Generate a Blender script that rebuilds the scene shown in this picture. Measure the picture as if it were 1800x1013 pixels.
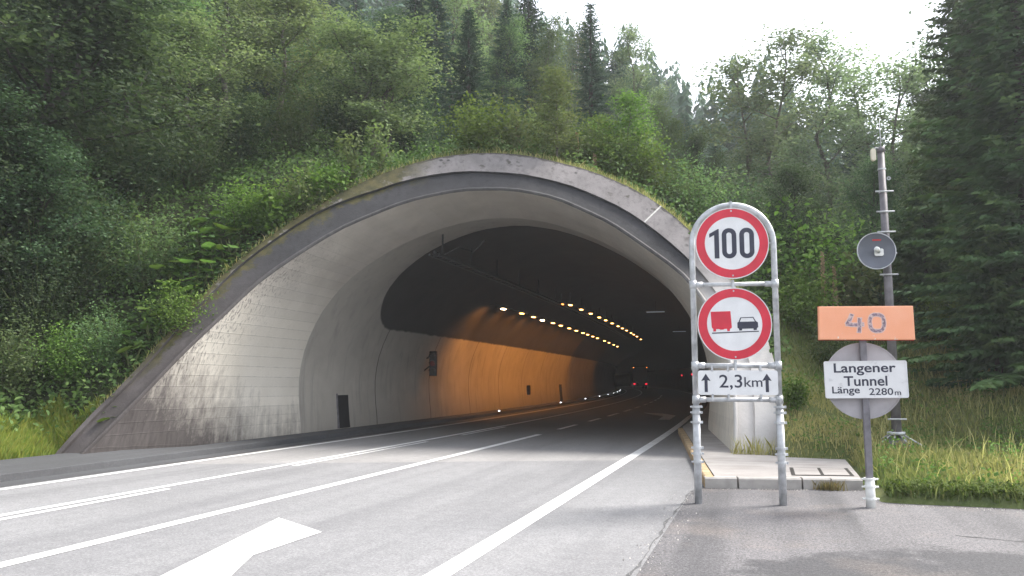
import bpy, bmesh, math, random
import numpy as np
from mathutils import Vector, Matrix
from mathutils.bvhtree import BVHTree

for o in list(bpy.data.objects):
    bpy.data.objects.remove(o, do_unlink=True)
S = bpy.context.scene
COL = S.collection
R = math.radians
random.seed(7)
rng = np.random.default_rng(7)

# ------------------------------------------------------------------ camera, sky, sun, exposure
CAM_H = 1.5
PITCH, YAW = R(6.58), R(17.524)
cam_d = bpy.data.cameras.new('camera')
cam = bpy.data.objects.new('camera', cam_d)
COL.objects.link(cam)
cam.location = (0, 0, CAM_H)
cam.rotation_euler = (math.pi / 2 + PITCH, 0, YAW)
cam_d.sensor_width = 36
cam_d.lens = 28.0
cam_d.clip_end = 2000
cam_d.clip_start = 0.05
S.camera = cam

SUN_EL, SUN_AZ = R(50), R(48)         # azimuth clockwise from +Y: ahead of the camera, to its right
w = bpy.data.worlds.new('World')
S.world = w
w.use_nodes = True
wn = w.node_tree
for n in list(wn.nodes):
    wn.nodes.remove(n)
wo = wn.nodes.new('ShaderNodeOutputWorld')
bg = wn.nodes.new('ShaderNodeBackground')
sky = wn.nodes.new('ShaderNodeTexSky')
sky.sky_type = 'NISHITA'
sky.sun_disc = False
sky.sun_elevation = SUN_EL
sky.sun_rotation = SUN_AZ
sky.altitude = 1200
sky.air_density = 1.0
sky.dust_density = 3.0
hs = wn.nodes.new('ShaderNodeHueSaturation')   # thin high cloud: the blue is veiled
hs.inputs['Saturation'].default_value = 0.30
hs.inputs['Value'].default_value = 1.0
wn.links.new(sky.outputs[0], hs.inputs['Color'])
wn.links.new(hs.outputs[0], bg.inputs['Color'])
bg.inputs['Strength'].default_value = 0.15
wn.links.new(bg.outputs[0], wo.inputs['Surface'])

sd = bpy.data.lights.new('sun', 'SUN')
sd.energy = 3.2
sd.angle = R(22)
sd.color = (1.0, 0.95, 0.87)
sun = bpy.data.objects.new('sun', sd)
COL.objects.link(sun)
dirv = Vector((math.sin(SUN_AZ) * math.cos(SUN_EL), math.cos(SUN_AZ) * math.cos(SUN_EL), math.sin(SUN_EL)))
sun.rotation_euler = dirv.to_track_quat('Z', 'Y').to_euler()

S.view_settings.view_transform = 'Standard'
S.view_settings.look = 'None'
S.view_settings.gamma = 1.0
S.view_settings.exposure = 1.65
S.view_settings.use_curve_mapping = False
S.render.engine = 'CYCLES'
S.cycles.use_denoising = True
S.cycles.max_bounces = 6
S.cycles.diffuse_bounces = 4
S.cycles.glossy_bounces = 2
S.cycles.transmission_bounces = 4
S.cycles.sample_clamp_indirect = 4.0

# ------------------------------------------------------------------ small maths
FPX = 1400.0
fwd = Vector((-math.sin(YAW) * math.cos(PITCH), math.cos(YAW) * math.cos(PITCH), math.sin(PITCH)))
rgt = Vector((math.cos(YAW), math.sin(YAW), 0))
upv = rgt.cross(fwd)
def column_point(px, d):
    """Ground-plan point seen in photo column px (of 1800) at depth d metres."""
    h = Vector((-math.sin(YAW), math.cos(YAW), 0))
    p = h * d + rgt * (d * (px - 900) / 1409.0)
    return p.x, p.y
def height_at(py, d):
    return CAM_H + (668 - py) / 1409.0 * d * 1.0

def shift(y):                          # the tunnel bends gently to the left
    return -max(0.0, y - 16.0) ** 2 / 1080.0
def W(x, y, z=0.0):
    return (x + shift(y), y, z)

# ------------------------------------------------------------------ node helpers
def new_mat(name):
    m = bpy.data.materials.new(name)
    m.use_nodes = True
    nt = m.node_tree
    b = nt.nodes['Principled BSDF']
    return m, nt, b
def N(nt, typ, **kw):
    n = nt.nodes.new(typ)
    for k, v in kw.items():
        if k in n.inputs.keys():
            n.inputs[k].default_value = v
        else:
            setattr(n, k, v)
    return n
def L(nt, a, b):
    nt.links.new(a, b)
def mapped(nt, scale=(1, 1, 1), coord='Object', rot=(0, 0, 0)):
    tc = N(nt, 'ShaderNodeTexCoord')
    mp = N(nt, 'ShaderNodeMapping')
    mp.inputs['Scale'].default_value = scale
    mp.inputs['Rotation'].default_value = rot
    L(nt, tc.outputs[coord], mp.inputs['Vector'])
    return mp.outputs[0]
def noise(nt, vec, scale, detail=6, rough=0.55):
    n = N(nt, 'ShaderNodeTexNoise')
    n.inputs['Scale'].default_value = scale
    n.inputs['Detail'].default_value = detail
    n.inputs['Roughness'].default_value = rough
    L(nt, vec, n.inputs['Vector'])
    return n.outputs['Fac']
def ramp(nt, fac, stops):
    r = N(nt, 'ShaderNodeValToRGB')
    els = r.color_ramp.elements
    while len(els) < len(stops):
        els.new(0.5)
    for e, (p, c) in zip(els, stops):
        e.position = p
        e.color = (*c, 1) if len(c) == 3 else c
    L(nt, fac, r.inputs['Fac'])
    return r.outputs['Color']
def frange(nt, val, a, b, c=0.0, d=1.0):
    m = N(nt, 'ShaderNodeMapRange')
    m.inputs['From Min'].default_value = a
    m.inputs['From Max'].default_value = b
    m.inputs['To Min'].default_value = c
    m.inputs['To Max'].default_value = d
    L(nt, val, m.inputs['Value'])
    return m.outputs[0]
def math_n(nt, op, a, b=None, c=None):
    m = N(nt, 'ShaderNodeMath', operation=op)
    for i, v in enumerate((a, b, c)):
        if v is None:
            continue
        if isinstance(v, (int, float)):
            m.inputs[i].default_value = v
        else:
            L(nt, v, m.inputs[i])
    return m.outputs[0]
def mixc(nt, fac, a, b, mode='MIX'):
    m = N(nt, 'ShaderNodeMix', data_type='RGBA', blend_type=mode)
    for sock, v in ((m.inputs[0], fac), (m.inputs[6], a), (m.inputs[7], b)):
        if isinstance(v, (int, float)):
            sock.default_value = v
        elif isinstance(v, tuple):
            sock.default_value = (*v, 1) if len(v) == 3 else v
        else:
            L(nt, v, sock)
    return m.outputs[2]
def bump(nt, bsdf, height, strength=0.3, dist=0.02):
    b = N(nt, 'ShaderNodeBump')
    b.inputs['Strength'].default_value = strength
    b.inputs['Distance'].default_value = dist
    L(nt, height, b.inputs['Height'])
    L(nt, b.outputs[0], bsdf.inputs['Normal'])
def pos_xyz(nt):
    g = N(nt, 'ShaderNodeNewGeometry')
    s = N(nt, 'ShaderNodeSeparateXYZ')
    L(nt, g.outputs['Position'], s.inputs[0])
    return g.outputs['Position'], s.outputs[0], s.outputs[1], s.outputs[2]
def uv_xy(nt):
    u = N(nt, 'ShaderNodeUVMap')
    s = N(nt, 'ShaderNodeSeparateXYZ')
    L(nt, u.outputs[0], s.inputs[0])
    return s.outputs[0], s.outputs[1]

# ------------------------------------------------------------------ materials
M = {}
def plain(name, col, rough=0.6, metal=0.0, var=0.12, scale=8.0, bumpy=0.0):
    m, nt, b = new_mat(name)
    v = mapped(nt)
    f = noise(nt, v, scale)
    lo = tuple(c * (1 - var * 2) for c in col)
    hi = tuple(min(1, c * (1 + var * 1.2)) for c in col)
    L(nt, ramp(nt, f, [(0.3, lo), (0.7, hi)]), b.inputs['Base Color'])
    b.inputs['Roughness'].default_value = rough
    b.inputs['Metallic'].default_value = metal
    if bumpy:
        bump(nt, b, noise(nt, v, scale * 6), bumpy, 0.01)
    M[name] = m
    return m
plain('galvanised', (0.52, 0.53, 0.55), 0.5, 0.35, 0.18, 9)
plain('dark_galvanised', (0.20, 0.19, 0.21), 0.55, 0.3, 0.2, 7)
plain('mast_steel', (0.15, 0.14, 0.152), 0.55, 0.25, 0.22, 5)
plain('sign_red', (0.62, 0.018, 0.045), 0.42, 0, 0.08, 5)
plain('sign_white', (0.76, 0.76, 0.77), 0.42, 0, 0.05, 5)
plain('sign_black', (0.028, 0.03, 0.055), 0.5, 0, 0.1, 20)
plain('sign_back', (0.40, 0.38, 0.40), 0.5, 0.15, 0.08, 4)
plain('black_plastic', (0.015, 0.015, 0.017), 0.45, 0, 0.1, 10)
plain('rust_black', (0.03, 0.025, 0.022), 0.7, 0.2, 0.2, 10)
plain('dish_grey', (0.115, 0.125, 0.155), 0.45, 0.1, 0.06, 4)
plain('cream_plastic', (0.66, 0.60, 0.48), 0.5, 0, 0.06, 10)
plain('red_print', (0.6, 0.02, 0.02), 0.5, 0, 0.05, 10)
plain('white_trim', (0.78, 0.78, 0.76), 0.5, 0, 0.08, 10)
plain('door_dark', (0.012, 0.014, 0.016), 0.6, 0, 0.2, 6)
plain('old_wood', (0.14, 0.125, 0.11), 0.85, 0, 0.25, 12, 0.4)
plain('truck_dark', (0.03, 0.03, 0.035), 0.5, 0, 0.1, 4)
plain('tyre', (0.012, 0.012, 0.012), 0.8, 0, 0.1, 10)
plain('crack', (0.085, 0.085, 0.088), 0.9, 0, 0.2, 10)
plain('mortar', (0.50, 0.49, 0.47), 0.9, 0, 0.15, 10)
plain('moss', (0.115, 0.095, 0.028), 0.95, 0, 0.35, 6, 0.6)
plain('lamp_housing', (0.05, 0.045, 0.04), 0.6, 0.2, 0.1, 10)
plain('bark', (0.10, 0.088, 0.072), 0.9, 0, 0.35, 5, 0.5)
plain('bark_dark', (0.045, 0.038, 0.033), 0.9, 0, 0.35, 5, 0.5)
plain('dry_stalk', (0.30, 0.22, 0.12), 0.9, 0, 0.25, 10)
plain('green_stem', (0.10, 0.12, 0.04), 0.8, 0, 0.25, 10)
plain('berry', (0.35, 0.02, 0.01), 0.4, 0, 0.1, 10)

def emit(name, col, strength):
    m, nt, b = new_mat(name)
    b.inputs['Base Color'].default_value = (*col, 1)
    b.inputs['Emission Color'].default_value = (*col, 1)
    b.inputs['Emission Strength'].default_value = strength
    M[name] = m
emit('sodium', (1.0, 0.46, 0.11), 5)
emit('sodium_bright', (1.0, 0.72, 0.40), 14)
emit('sodium_dim', (1.0, 0.26, 0.05), 3)
emit('tail_red', (1.0, 0.02, 0.05), 0.6)
emit('signal_red', (0.10, 0.008, 0.008), 0.05)
emit('reflector_glow', (0.9, 0.95, 1.0), 3.0)  # glow added to the kerb reflectors, which are no lamps
emit('tube_white', (0.8, 0.9, 1.0), 0.03)

def mat_asphalt(name, base, dark, speck=0.35, stains=False, tunnel_shade=0.0):
    m, nt, b = new_mat(name)
    P, x, y, z = pos_xyz(nt)
    big = noise(nt, P, 0.5, 5)
    fine = noise(nt, P, 38, 5, 0.8)
    fine2 = noise(nt, P, 130, 3, 0.8)
    c = ramp(nt, big, [(0.3, tuple(k * 0.86 for k in base)), (0.7, tuple(k * 1.1 for k in base))])
    # wheel tracks, long and narrow in driving direction
    tr = N(nt, 'ShaderNodeMapping')
    tr.inputs['Scale'].default_value = (1.0, 0.05, 1)
    L(nt, P, tr.inputs['Vector'])
    t = noise(nt, tr.outputs[0], 1.4, 4)
    c = mixc(nt, frange(nt, t, 0.45, 0.65, 0, 0.7), c, dark)
    if stains:
        st = noise(nt, P, 0.55, 8, 0.65)
        reg = math_n(nt, 'MULTIPLY', frange(nt, y, 6.6, 9.2, 1.0, 0.0), frange(nt, x, -0.7, 0.6, 0.0, 1.0))
        k = math_n(nt, 'ADD', math_n(nt, 'MULTIPLY', reg, 0.42), st)
        c = mixc(nt, frange(nt, k, 0.66, 0.74, 0, 0.9), c, dark)
        wm = noise(nt, P, 0.8, 6, 0.6)
        c = mixc(nt, frange(nt, wm, 0.52, 0.7, 0, 0.4), c, (0.165, 0.137, 0.122))
    gr = ramp(nt, fine, [(0.38, (0.45, 0.45, 0.45)), (0.5, (1, 1, 1)), (0.62, (1.7, 1.68, 1.65))])
    c = mixc(nt, speck, c, gr, 'MULTIPLY')
    gr2 = ramp(nt, fine2, [(0.40, (0.5, 0.5, 0.5)), (0.5, (1, 1, 1)), (0.60, (1.6, 1.6, 1.6))])
    c = mixc(nt, speck * 0.8, c, gr2, 'MULTIPLY')
    med = noise(nt, P, 7, 5, 0.7)
    c = mixc(nt, 0.5, c, ramp(nt, med, [(0.35, (0.78, 0.78, 0.79)), (0.65, (1.18, 1.18, 1.17))]), 'MULTIPLY')
    if tunnel_shade:                            # shade inside the tunnel painted into the asphalt, deepening inwards
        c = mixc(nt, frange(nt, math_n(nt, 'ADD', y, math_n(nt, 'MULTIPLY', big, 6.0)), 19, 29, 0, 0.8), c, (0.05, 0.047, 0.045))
    L(nt, c, b.inputs['Base Color'])
    b.inputs['Roughness'].default_value = 0.85
    hgt = math_n(nt, 'ADD', fine, fine2)
    bump(nt, b, hgt, 0.5, 0.006)
    M[name] = m
mat_asphalt('asphalt_road', (0.19, 0.19, 0.198), (0.135, 0.135, 0.143), 0.5)
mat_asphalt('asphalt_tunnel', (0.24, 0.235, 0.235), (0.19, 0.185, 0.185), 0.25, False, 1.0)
mat_asphalt('asphalt_yard', (0.112, 0.108, 0.115), (0.036, 0.036, 0.041), 0.95, True)
mat_asphalt('asphalt_gutter', (0.06, 0.062, 0.068), (0.045, 0.045, 0.05), 0.25)

def mat_paint():
    m, nt, b = new_mat('road_paint')
    P, x, y, z = pos_xyz(nt)
    f = noise(nt, P, 22, 6, 0.7)
    g = noise(nt, P, 2.2, 4)
    c = ramp(nt, g, [(0.3, (0.58, 0.58, 0.575)), (0.7, (0.74, 0.74, 0.73))])
    c = mixc(nt, frange(nt, f, 0.56, 0.70, 0, 0.8), c, (0.30, 0.30, 0.31))
    L(nt, c, b.inputs['Base Color'])
    b.inputs['Roughness'].default_value = 0.7
    bump(nt, b, noise(nt, P, 150, 2), 0.3, 0.004)
    M['road_paint'] = m
    m2 = m.copy()
    m2.name = 'road_paint_worn'
    for n in m2.node_tree.nodes:
        if n.type == 'MAP_RANGE':
            n.inputs['From Min'].default_value = 0.44
            n.inputs['From Max'].default_value = 0.60
    M['road_paint_worn'] = m2
mat_paint()

def mat_lining():
    """Off-white painted lower wall; sooty bare vault above the paint line."""
    m, nt, b = new_mat('lining')
    P, x, y, z = pos_xyz(nt)
    u, v = uv_xy(nt)
    # y measured square to the skewed joints
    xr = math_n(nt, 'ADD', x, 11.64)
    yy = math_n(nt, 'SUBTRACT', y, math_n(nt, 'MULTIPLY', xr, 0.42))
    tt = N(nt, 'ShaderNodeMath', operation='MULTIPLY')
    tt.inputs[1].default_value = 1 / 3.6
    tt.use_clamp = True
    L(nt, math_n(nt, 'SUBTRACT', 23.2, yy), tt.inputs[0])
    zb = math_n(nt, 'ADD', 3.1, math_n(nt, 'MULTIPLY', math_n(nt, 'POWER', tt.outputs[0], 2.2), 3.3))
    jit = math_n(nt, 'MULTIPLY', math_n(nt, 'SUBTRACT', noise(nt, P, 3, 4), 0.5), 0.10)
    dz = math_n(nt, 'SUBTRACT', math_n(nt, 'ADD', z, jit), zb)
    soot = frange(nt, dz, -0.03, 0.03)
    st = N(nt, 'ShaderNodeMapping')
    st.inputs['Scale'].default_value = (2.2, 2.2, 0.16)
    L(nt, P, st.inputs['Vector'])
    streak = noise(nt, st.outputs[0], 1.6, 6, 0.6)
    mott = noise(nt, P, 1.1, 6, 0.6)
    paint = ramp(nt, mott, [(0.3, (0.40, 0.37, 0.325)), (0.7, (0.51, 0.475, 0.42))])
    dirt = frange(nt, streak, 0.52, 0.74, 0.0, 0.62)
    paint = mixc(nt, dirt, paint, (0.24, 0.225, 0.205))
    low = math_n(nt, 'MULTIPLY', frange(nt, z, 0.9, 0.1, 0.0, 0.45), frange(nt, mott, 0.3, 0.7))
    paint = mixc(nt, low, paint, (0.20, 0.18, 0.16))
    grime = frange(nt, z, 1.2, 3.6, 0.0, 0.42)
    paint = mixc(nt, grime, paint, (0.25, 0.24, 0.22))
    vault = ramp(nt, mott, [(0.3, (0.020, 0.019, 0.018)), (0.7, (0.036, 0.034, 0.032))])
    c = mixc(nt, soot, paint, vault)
    L(nt, c, b.inputs['Base Color'])
    b.inputs['Roughness'].default_value = 0.75
    bump(nt, b, noise(nt, P, 7, 6), 0.15, 0.02)
    M['lining'] = m
mat_lining()

def mat_trumpet():
    """Flared mouth: pale board-marked concrete, painted lower part, streaks under the lip, brown dirt at the left foot."""
    m, nt, b = new_mat('trumpet')
    P, x, y, z = pos_xyz(nt)
    u, v = uv_xy(nt)                    # u metres round the arch, v metres from the lip inwards
    mott = noise(nt, P, 0.9, 7, 0.6)
    fine = noise(nt, P, 9, 5)
    conc = ramp(nt, mott, [(0.3, (0.41, 0.375, 0.335)), (0.7, (0.57, 0.53, 0.475))])
    paint = ramp(nt, mott, [(0.3, (0.69, 0.64, 0.555)), (0.7, (0.79, 0.74, 0.655))])
    side = frange(nt, z, 2.5, 4.3, 0.0, 1.0)
    c = mixc(nt, side, paint, conc)
    # board courses, about 0.3 m high, running square to the arch
    fr = math_n(nt, 'FRACT', math_n(nt, 'MULTIPLY', u, 3.1))
    edge = math_n(nt, 'MINIMUM', fr, math_n(nt, 'SUBTRACT', 1.0, fr))
    line = frange(nt, edge, 0.0, 0.07, 1.0, 0.0)
    zone = frange(nt, x, -9.2, -10.2, 0.25, 1.0)
    lw = math_n(nt, 'MULTIPLY', math_n(nt, 'MULTIPLY', line, zone), frange(nt, fine, 0.35, 0.6, 0.06, 0.42))
    c = mixc(nt, lw, c, (0.26, 0.245, 0.22))
    cell = N(nt, 'ShaderNodeTexWhiteNoise', noise_dimensions='1D')
    L(nt, math_n(nt, 'FLOOR', math_n(nt, 'MULTIPLY', u, 3.1)), cell.inputs['W'])
    c = mixc(nt, math_n(nt, 'MULTIPLY', cell.outputs['Value'], 0.16), c, (0.30, 0.28, 0.25))
    # diagonal run marks in the crown
    mp = N(nt, 'ShaderNodeMapping')
    mp.inputs['Scale'].default_value = (2.4, 0.5, 0.6)
    mp.inputs['Rotation'].default_value = (0, 0, R(35))
    L(nt, P, mp.inputs['Vector'])
    rn = noise(nt, mp.outputs[0], 1.5, 6, 0.6)
    c = mixc(nt, math_n(nt, 'MULTIPLY', frange(nt, rn, 0.5, 0.68, 0, 0.55), side), c, (0.47, 0.44, 0.41))
    # black streaks running down from the lip (narrow in y, long in z)
    ms = N(nt, 'ShaderNodeMapping')
    ms.inputs['Scale'].default_value = (9, 9, 0.30)
    L(nt, P, ms.inputs['Vector'])
    sn = noise(nt, ms.outputs[0], 2.0, 5, 0.65)
    near = frange(nt, v, 0.0, 2.6, 1.0, 0.0)
    lft = frange(nt, x, -9.6, -11.0, 0.0, 1.0)
    sk = math_n(nt, 'MULTIPLY', math_n(nt, 'MULTIPLY', frange(nt, math_n(nt, 'ADD', sn, math_n(nt, 'MULTIPLY', near, 0.12)), 0.60, 0.78, 0, 0.75), near), lft)
    c = mixc(nt, math_n(nt, 'MULTIPLY', sk, 1.4), c, (0.05, 0.042, 0.04))
    # brown-grey weathered triangle at the left foot where the paint is gone
    dn = noise(nt, P, 2.6, 9, 0.8)
    mz = N(nt, 'ShaderNodeMapping')
    mz.inputs['Scale'].default_value = (5.0, 5.0, 0.35)
    L(nt, P, mz.inputs['Vector'])
    dn2 = noise(nt, mz.outputs[0], 1.5, 6, 0.65)
    lim = frange(nt, y, 12.0, 17.0, 2.5, 0.1)
    dd = math_n(nt, 'SUBTRACT', math_n(nt, 'ADD', lim, math_n(nt, 'MULTIPLY', math_n(nt, 'SUBTRACT', math_n(nt, 'ADD', dn, dn2), 1.0), 2.2)), z)
    dm = math_n(nt, 'MULTIPLY', frange(nt, dd, -0.8, 0.9, 0, 0.97), frange(nt, x, -10.4, -11.2, 0, 1))
    brown = ramp(nt, dn2, [(0.3, (0.055, 0.046, 0.045)), (0.7, (0.125, 0.107, 0.105))])
    c = mixc(nt, dm, c, brown)
    # general grey wash low on the right foot
    c = mixc(nt, math_n(nt, 'MULTIPLY', frange(nt, sn, 0.5, 0.65, 0, 0.45), frange(nt, x, -3.0, -1.5, 0, 1)), c, (0.27, 0.25, 0.25))
    L(nt, c, b.inputs['Base Color'])
    b.inputs['Roughness'].default_value = 0.85
    hgt = math_n(nt, 'SUBTRACT', math_n(nt, 'MULTIPLY', fine, 0.5), math_n(nt, 'MULTIPLY', line, zone))
    bump(nt, b, hgt, 0.25, 0.012)
    M['trumpet'] = m
mat_trumpet()

def mat_collar(name, lo, hi, moss=True, holes=True):
    MOSS_A, MOSS_B = (0.22, 0.10) if holes else (0.14, -0.25)
    m, nt, b = new_mat(name)
    P, x, y, z = pos_xyz(nt)
    u, v = uv_xy(nt)                    # v: 0 at the outer edge, 1 at the inner edge of the strip
    mott = noise(nt, P, 1.6, 8, 0.65)
    c = ramp(nt, mott, [(0.28, lo), (0.72, hi)])
    st = N(nt, 'ShaderNodeMapping')
    st.inputs['Scale'].default_value = (4, 4, 0.5)
    L(nt, P, st.inputs['Vector'])
    s = noise(nt, st.outputs[0], 2.0, 6, 0.65)
    c = mixc(nt, frange(nt, s, 0.5, 0.72, 0, 0.6), c, tuple(k * 0.5 for k in lo))
    if holes:                           # pitted, lichen-black spots near the top edge
        vo = N(nt, 'ShaderNodeTexVoronoi')
        vo.inputs['Scale'].default_value = 4.2
        L(nt, P, vo.inputs['Vector'])
        sp = noise(nt, P, 1.2, 3)
        k = math_n(nt, 'MULTIPLY', frange(nt, vo.outputs['Distance'], 0.13, 0.27, 1, 0), frange(nt, sp, 0.48, 0.56, 0, 1))
        k = math_n(nt, 'MULTIPLY', k, frange(nt, v, 0.95, 0.5, 0, 0.9))
        c = mixc(nt, k, c, (0.03, 0.028, 0.028))
        top = math_n(nt, 'ADD', frange(nt, v, 0.0, 0.14, 0.35, 0.0), math_n(nt, 'SUBTRACT', noise(nt, P, 4, 6), 0.5))
        c = mixc(nt, frange(nt, top, 0.1, 0.22, 0, 0.9), c, (0.05, 0.045, 0.035))
    # right foot of the arch is clean pale concrete
    clean = math_n(nt, 'MULTIPLY', frange(nt, x, -1.9, -0.9, 0, 1), frange(nt, z, 4.2, 3.2, 0, 1))
    cl = ramp(nt, mott, [(0.3, (0.46, 0.44, 0.42)), (0.7, (0.59, 0.56, 0.54))])
    c = mixc(nt, clean, c, cl)
    # left lower leg is brown-stained
    leg = math_n(nt, 'MULTIPLY', frange(nt, z, 4.6, 2.2, 0, 0.9), frange(nt, x, -9.5, -11, 0, 1))
    c = mixc(nt, leg, c, ramp(nt, mott, [(0.3, (0.05, 0.042, 0.041)), (0.7, (0.10, 0.086, 0.085))]))
    if moss:
        mn = noise(nt, P, 1.7, 9, 0.78)
        mm = math_n(nt, 'ADD', math_n(nt, 'MULTIPLY', frange(nt, v, 0.0, 0.9, MOSS_A, MOSS_B), 1.0), mn)
        reg = math_n(nt, 'MULTIPLY', frange(nt, x, -8.0, -8.8, 0, 1), frange(nt, z, 1.2, 2.2, 0.0, 1))
        mk = math_n(nt, 'MULTIPLY', frange(nt, mm, 0.52, 0.60, 0, 1), reg)
        c = mixc(nt, mk, c, ramp(nt, noise(nt, P, 5, 6), [(0.3, (0.028, 0.030, 0.010)), (0.7, (0.085, 0.072, 0.024))]))
    L(nt, c, b.inputs['Base Color'])
    b.inputs['Roughness'].default_value = 0.9
    bump(nt, b, noise(nt, P, 14, 7, 0.7), 0.4, 0.02)
    M[name] = m
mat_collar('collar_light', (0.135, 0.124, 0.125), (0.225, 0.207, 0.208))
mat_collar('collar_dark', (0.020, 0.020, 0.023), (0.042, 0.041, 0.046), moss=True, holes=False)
mat_collar('collar_lip', (0.05, 0.047, 0.05), (0.105, 0.10, 0.10), moss=False, holes=False)

def mat_slab():
    m, nt, b = new_mat('slab_concrete')
    P, x, y, z = pos_xyz(nt)
    mott = noise(nt, P, 1.5, 7, 0.6)
    c = ramp(nt, mott, [(0.3, (0.29, 0.268, 0.255)), (0.7, (0.40, 0.375, 0.36))])
    mp = N(nt, 'ShaderNodeMapping')
    mp.inputs['Scale'].default_value = (0.4, 4, 1)
    mp.inputs['Rotation'].default_value = (0, 0, R(-12))
    L(nt, P, mp.inputs['Vector'])
    c = mixc(nt, frange(nt, noise(nt, mp.outputs[0], 3, 4), 0.48, 0.66, 0, 0.6), c, (0.20, 0.18, 0.165))
    L(nt, c, b.inputs['Base Color'])
    b.inputs['Roughness'].default_value = 0.9
    bump(nt, b, noise(nt, P, 40, 4), 0.3, 0.006)
    M['slab_concrete'] = m
mat_slab()
plain('kerb_concrete', (0.40, 0.38, 0.36), 0.9, 0, 0.14, 4, 0.2)
plain('kerb_yellow', (0.46, 0.33, 0.19), 0.9, 0, 0.2, 4, 0.2)

def mat_orange():
    m, nt, b = new_mat('sign_orange')
    P, x, y, z = pos_xyz(nt)
    f = noise(nt, P, 3, 5)
    c = ramp(nt, f, [(0.3, (0.90, 0.37, 0.20)), (0.7, (0.95, 0.44, 0.265))])
    g = noise(nt, P, 16, 3, 0.6)
    lo = frange(nt, z, 2.08, 2.0, 0.0, 1.0)
    c = mixc(nt, math_n(nt, 'MULTIPLY', frange(nt, g, 0.64, 0.68), lo), c, (0.8, 0.75, 0.68))
    L(nt, c, b.inputs['Base Color'])
    b.inputs['Roughness'].default_value = 0.5
    M['sign_orange'] = m
    m, nt, b = new_mat('worn_digit')
    P, x, y, z = pos_xyz(nt)
    f = noise(nt, P, 26, 5, 0.7)
    c = ramp(nt, f, [(0.40, (0.19, 0.13, 0.16)), (0.52, (0.30, 0.22, 0.26)), (0.60, (0.66, 0.50, 0.48))])
    L(nt, c, b.inputs['Base Color'])
    b.inputs['Roughness'].default_value = 0.6
    M['worn_digit'] = m
    m, nt, b = new_mat('worn_edge')
    P, x, y, z = pos_xyz(nt)
    f = noise(nt, P, 30, 5, 0.7)
    c = ramp(nt, f, [(0.38, (0.62, 0.48, 0.50)), (0.6, (0.86, 0.55, 0.44))])
    L(nt, c, b.inputs['Base Color'])
    b.inputs['Roughness'].default_value = 0.6
    M['worn_edge'] = m
    m, nt, b = new_mat('sign_dirty_white')
    P, x, y, z = pos_xyz(nt)
    f = noise(nt, P, 9, 7, 0.65)
    c = ramp(nt, f, [(0.3, (0.55, 0.54, 0.545)), (0.42, (0.72, 0.715, 0.72)), (0.7, (0.76, 0.755, 0.76))])
    L(nt, c, b.inputs['Base Color'])
    b.inputs['Roughness'].default_value = 0.5
    M['sign_dirty_white'] = m
mat_orange()

def mat_leaf(name, lo, mid, hi, trans=0.35, rough=0.75):
    m, nt, b = new_mat(name)
    at = N(nt, 'ShaderNodeAttribute', attribute_name='tint')
    oi = N(nt, 'ShaderNodeObjectInfo')
    c = ramp(nt, at.outputs['Fac'], [(0.08, lo), (0.5, mid), (0.95, hi)])
    hsv = N(nt, 'ShaderNodeHueSaturation')
    L(nt, frange(nt, oi.outputs['Random'], 0, 1, 0.475, 0.52), hsv.inputs['Hue'])
    L(nt, frange(nt, oi.outputs['Random'], 0, 1, 0.72, 1.38), hsv.inputs['Value'])
    L(nt, c, hsv.inputs['Color'])
    L(nt, hsv.outputs[0], b.inputs['Base Color'])
    b.inputs['Roughness'].default_value = rough
    b.inputs['Specular IOR Level'].default_value = 0.12
    tr = N(nt, 'ShaderNodeBsdfTranslucent')
    L(nt, mixc(nt, 1.0, hsv.outputs[0], (1.1, 1.2, 0.8), 'MULTIPLY'), tr.inputs['Color'])
    mx = N(nt, 'ShaderNodeMixShader')
    mx.inputs[0].default_value = trans
    L(nt, b.outputs[0], mx.inputs[1])
    L(nt, tr.outputs[0], mx.inputs[2])
    out = [n for n in nt.nodes if n.type == 'OUTPUT_MATERIAL'][0]
    L(nt, mx.outputs[0], out.inputs['Surface'])
    M[name] = m
mat_leaf('leaf_pale', (0.090, 0.127, 0.065), (0.146, 0.199, 0.097), (0.212, 0.261, 0.126))
mat_leaf('leaf_mid', (0.061, 0.102, 0.048), (0.102, 0.157, 0.069), (0.157, 0.216, 0.091))
mat_leaf('leaf_fresh', (0.055, 0.100, 0.035), (0.092, 0.150, 0.048), (0.145, 0.205, 0.07))
mat_leaf('leaf_hazed', (0.098, 0.132, 0.092), (0.144, 0.184, 0.121), (0.196, 0.236, 0.155), 0.5)  # haze and glare over the far crowns painted in as paler leaves
mat_leaf('leaf_dark', (0.036, 0.064, 0.033), (0.054, 0.093, 0.048), (0.089, 0.131, 0.064))
mat_leaf('leaf_yellow', (0.077, 0.104, 0.042), (0.117, 0.152, 0.060), (0.167, 0.195, 0.084))
mat_leaf('leaf_bright', (0.065, 0.115, 0.025), (0.105, 0.175, 0.04), (0.16, 0.23, 0.06))
mat_leaf('needle', (0.029, 0.061, 0.040), (0.049, 0.097, 0.060), (0.078, 0.138, 0.078), 0.12)
mat_leaf('needle_green', (0.044, 0.084, 0.041), (0.074, 0.131, 0.058), (0.122, 0.184, 0.068), 0.15)
mat_leaf('grass_blade', (0.12, 0.165, 0.055), (0.235, 0.24, 0.095), (0.42, 0.36, 0.18), 0.35)
mat_leaf('grass_green', (0.10, 0.17, 0.035), (0.16, 0.24, 0.05), (0.29, 0.29, 0.07), 0.35)

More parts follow.
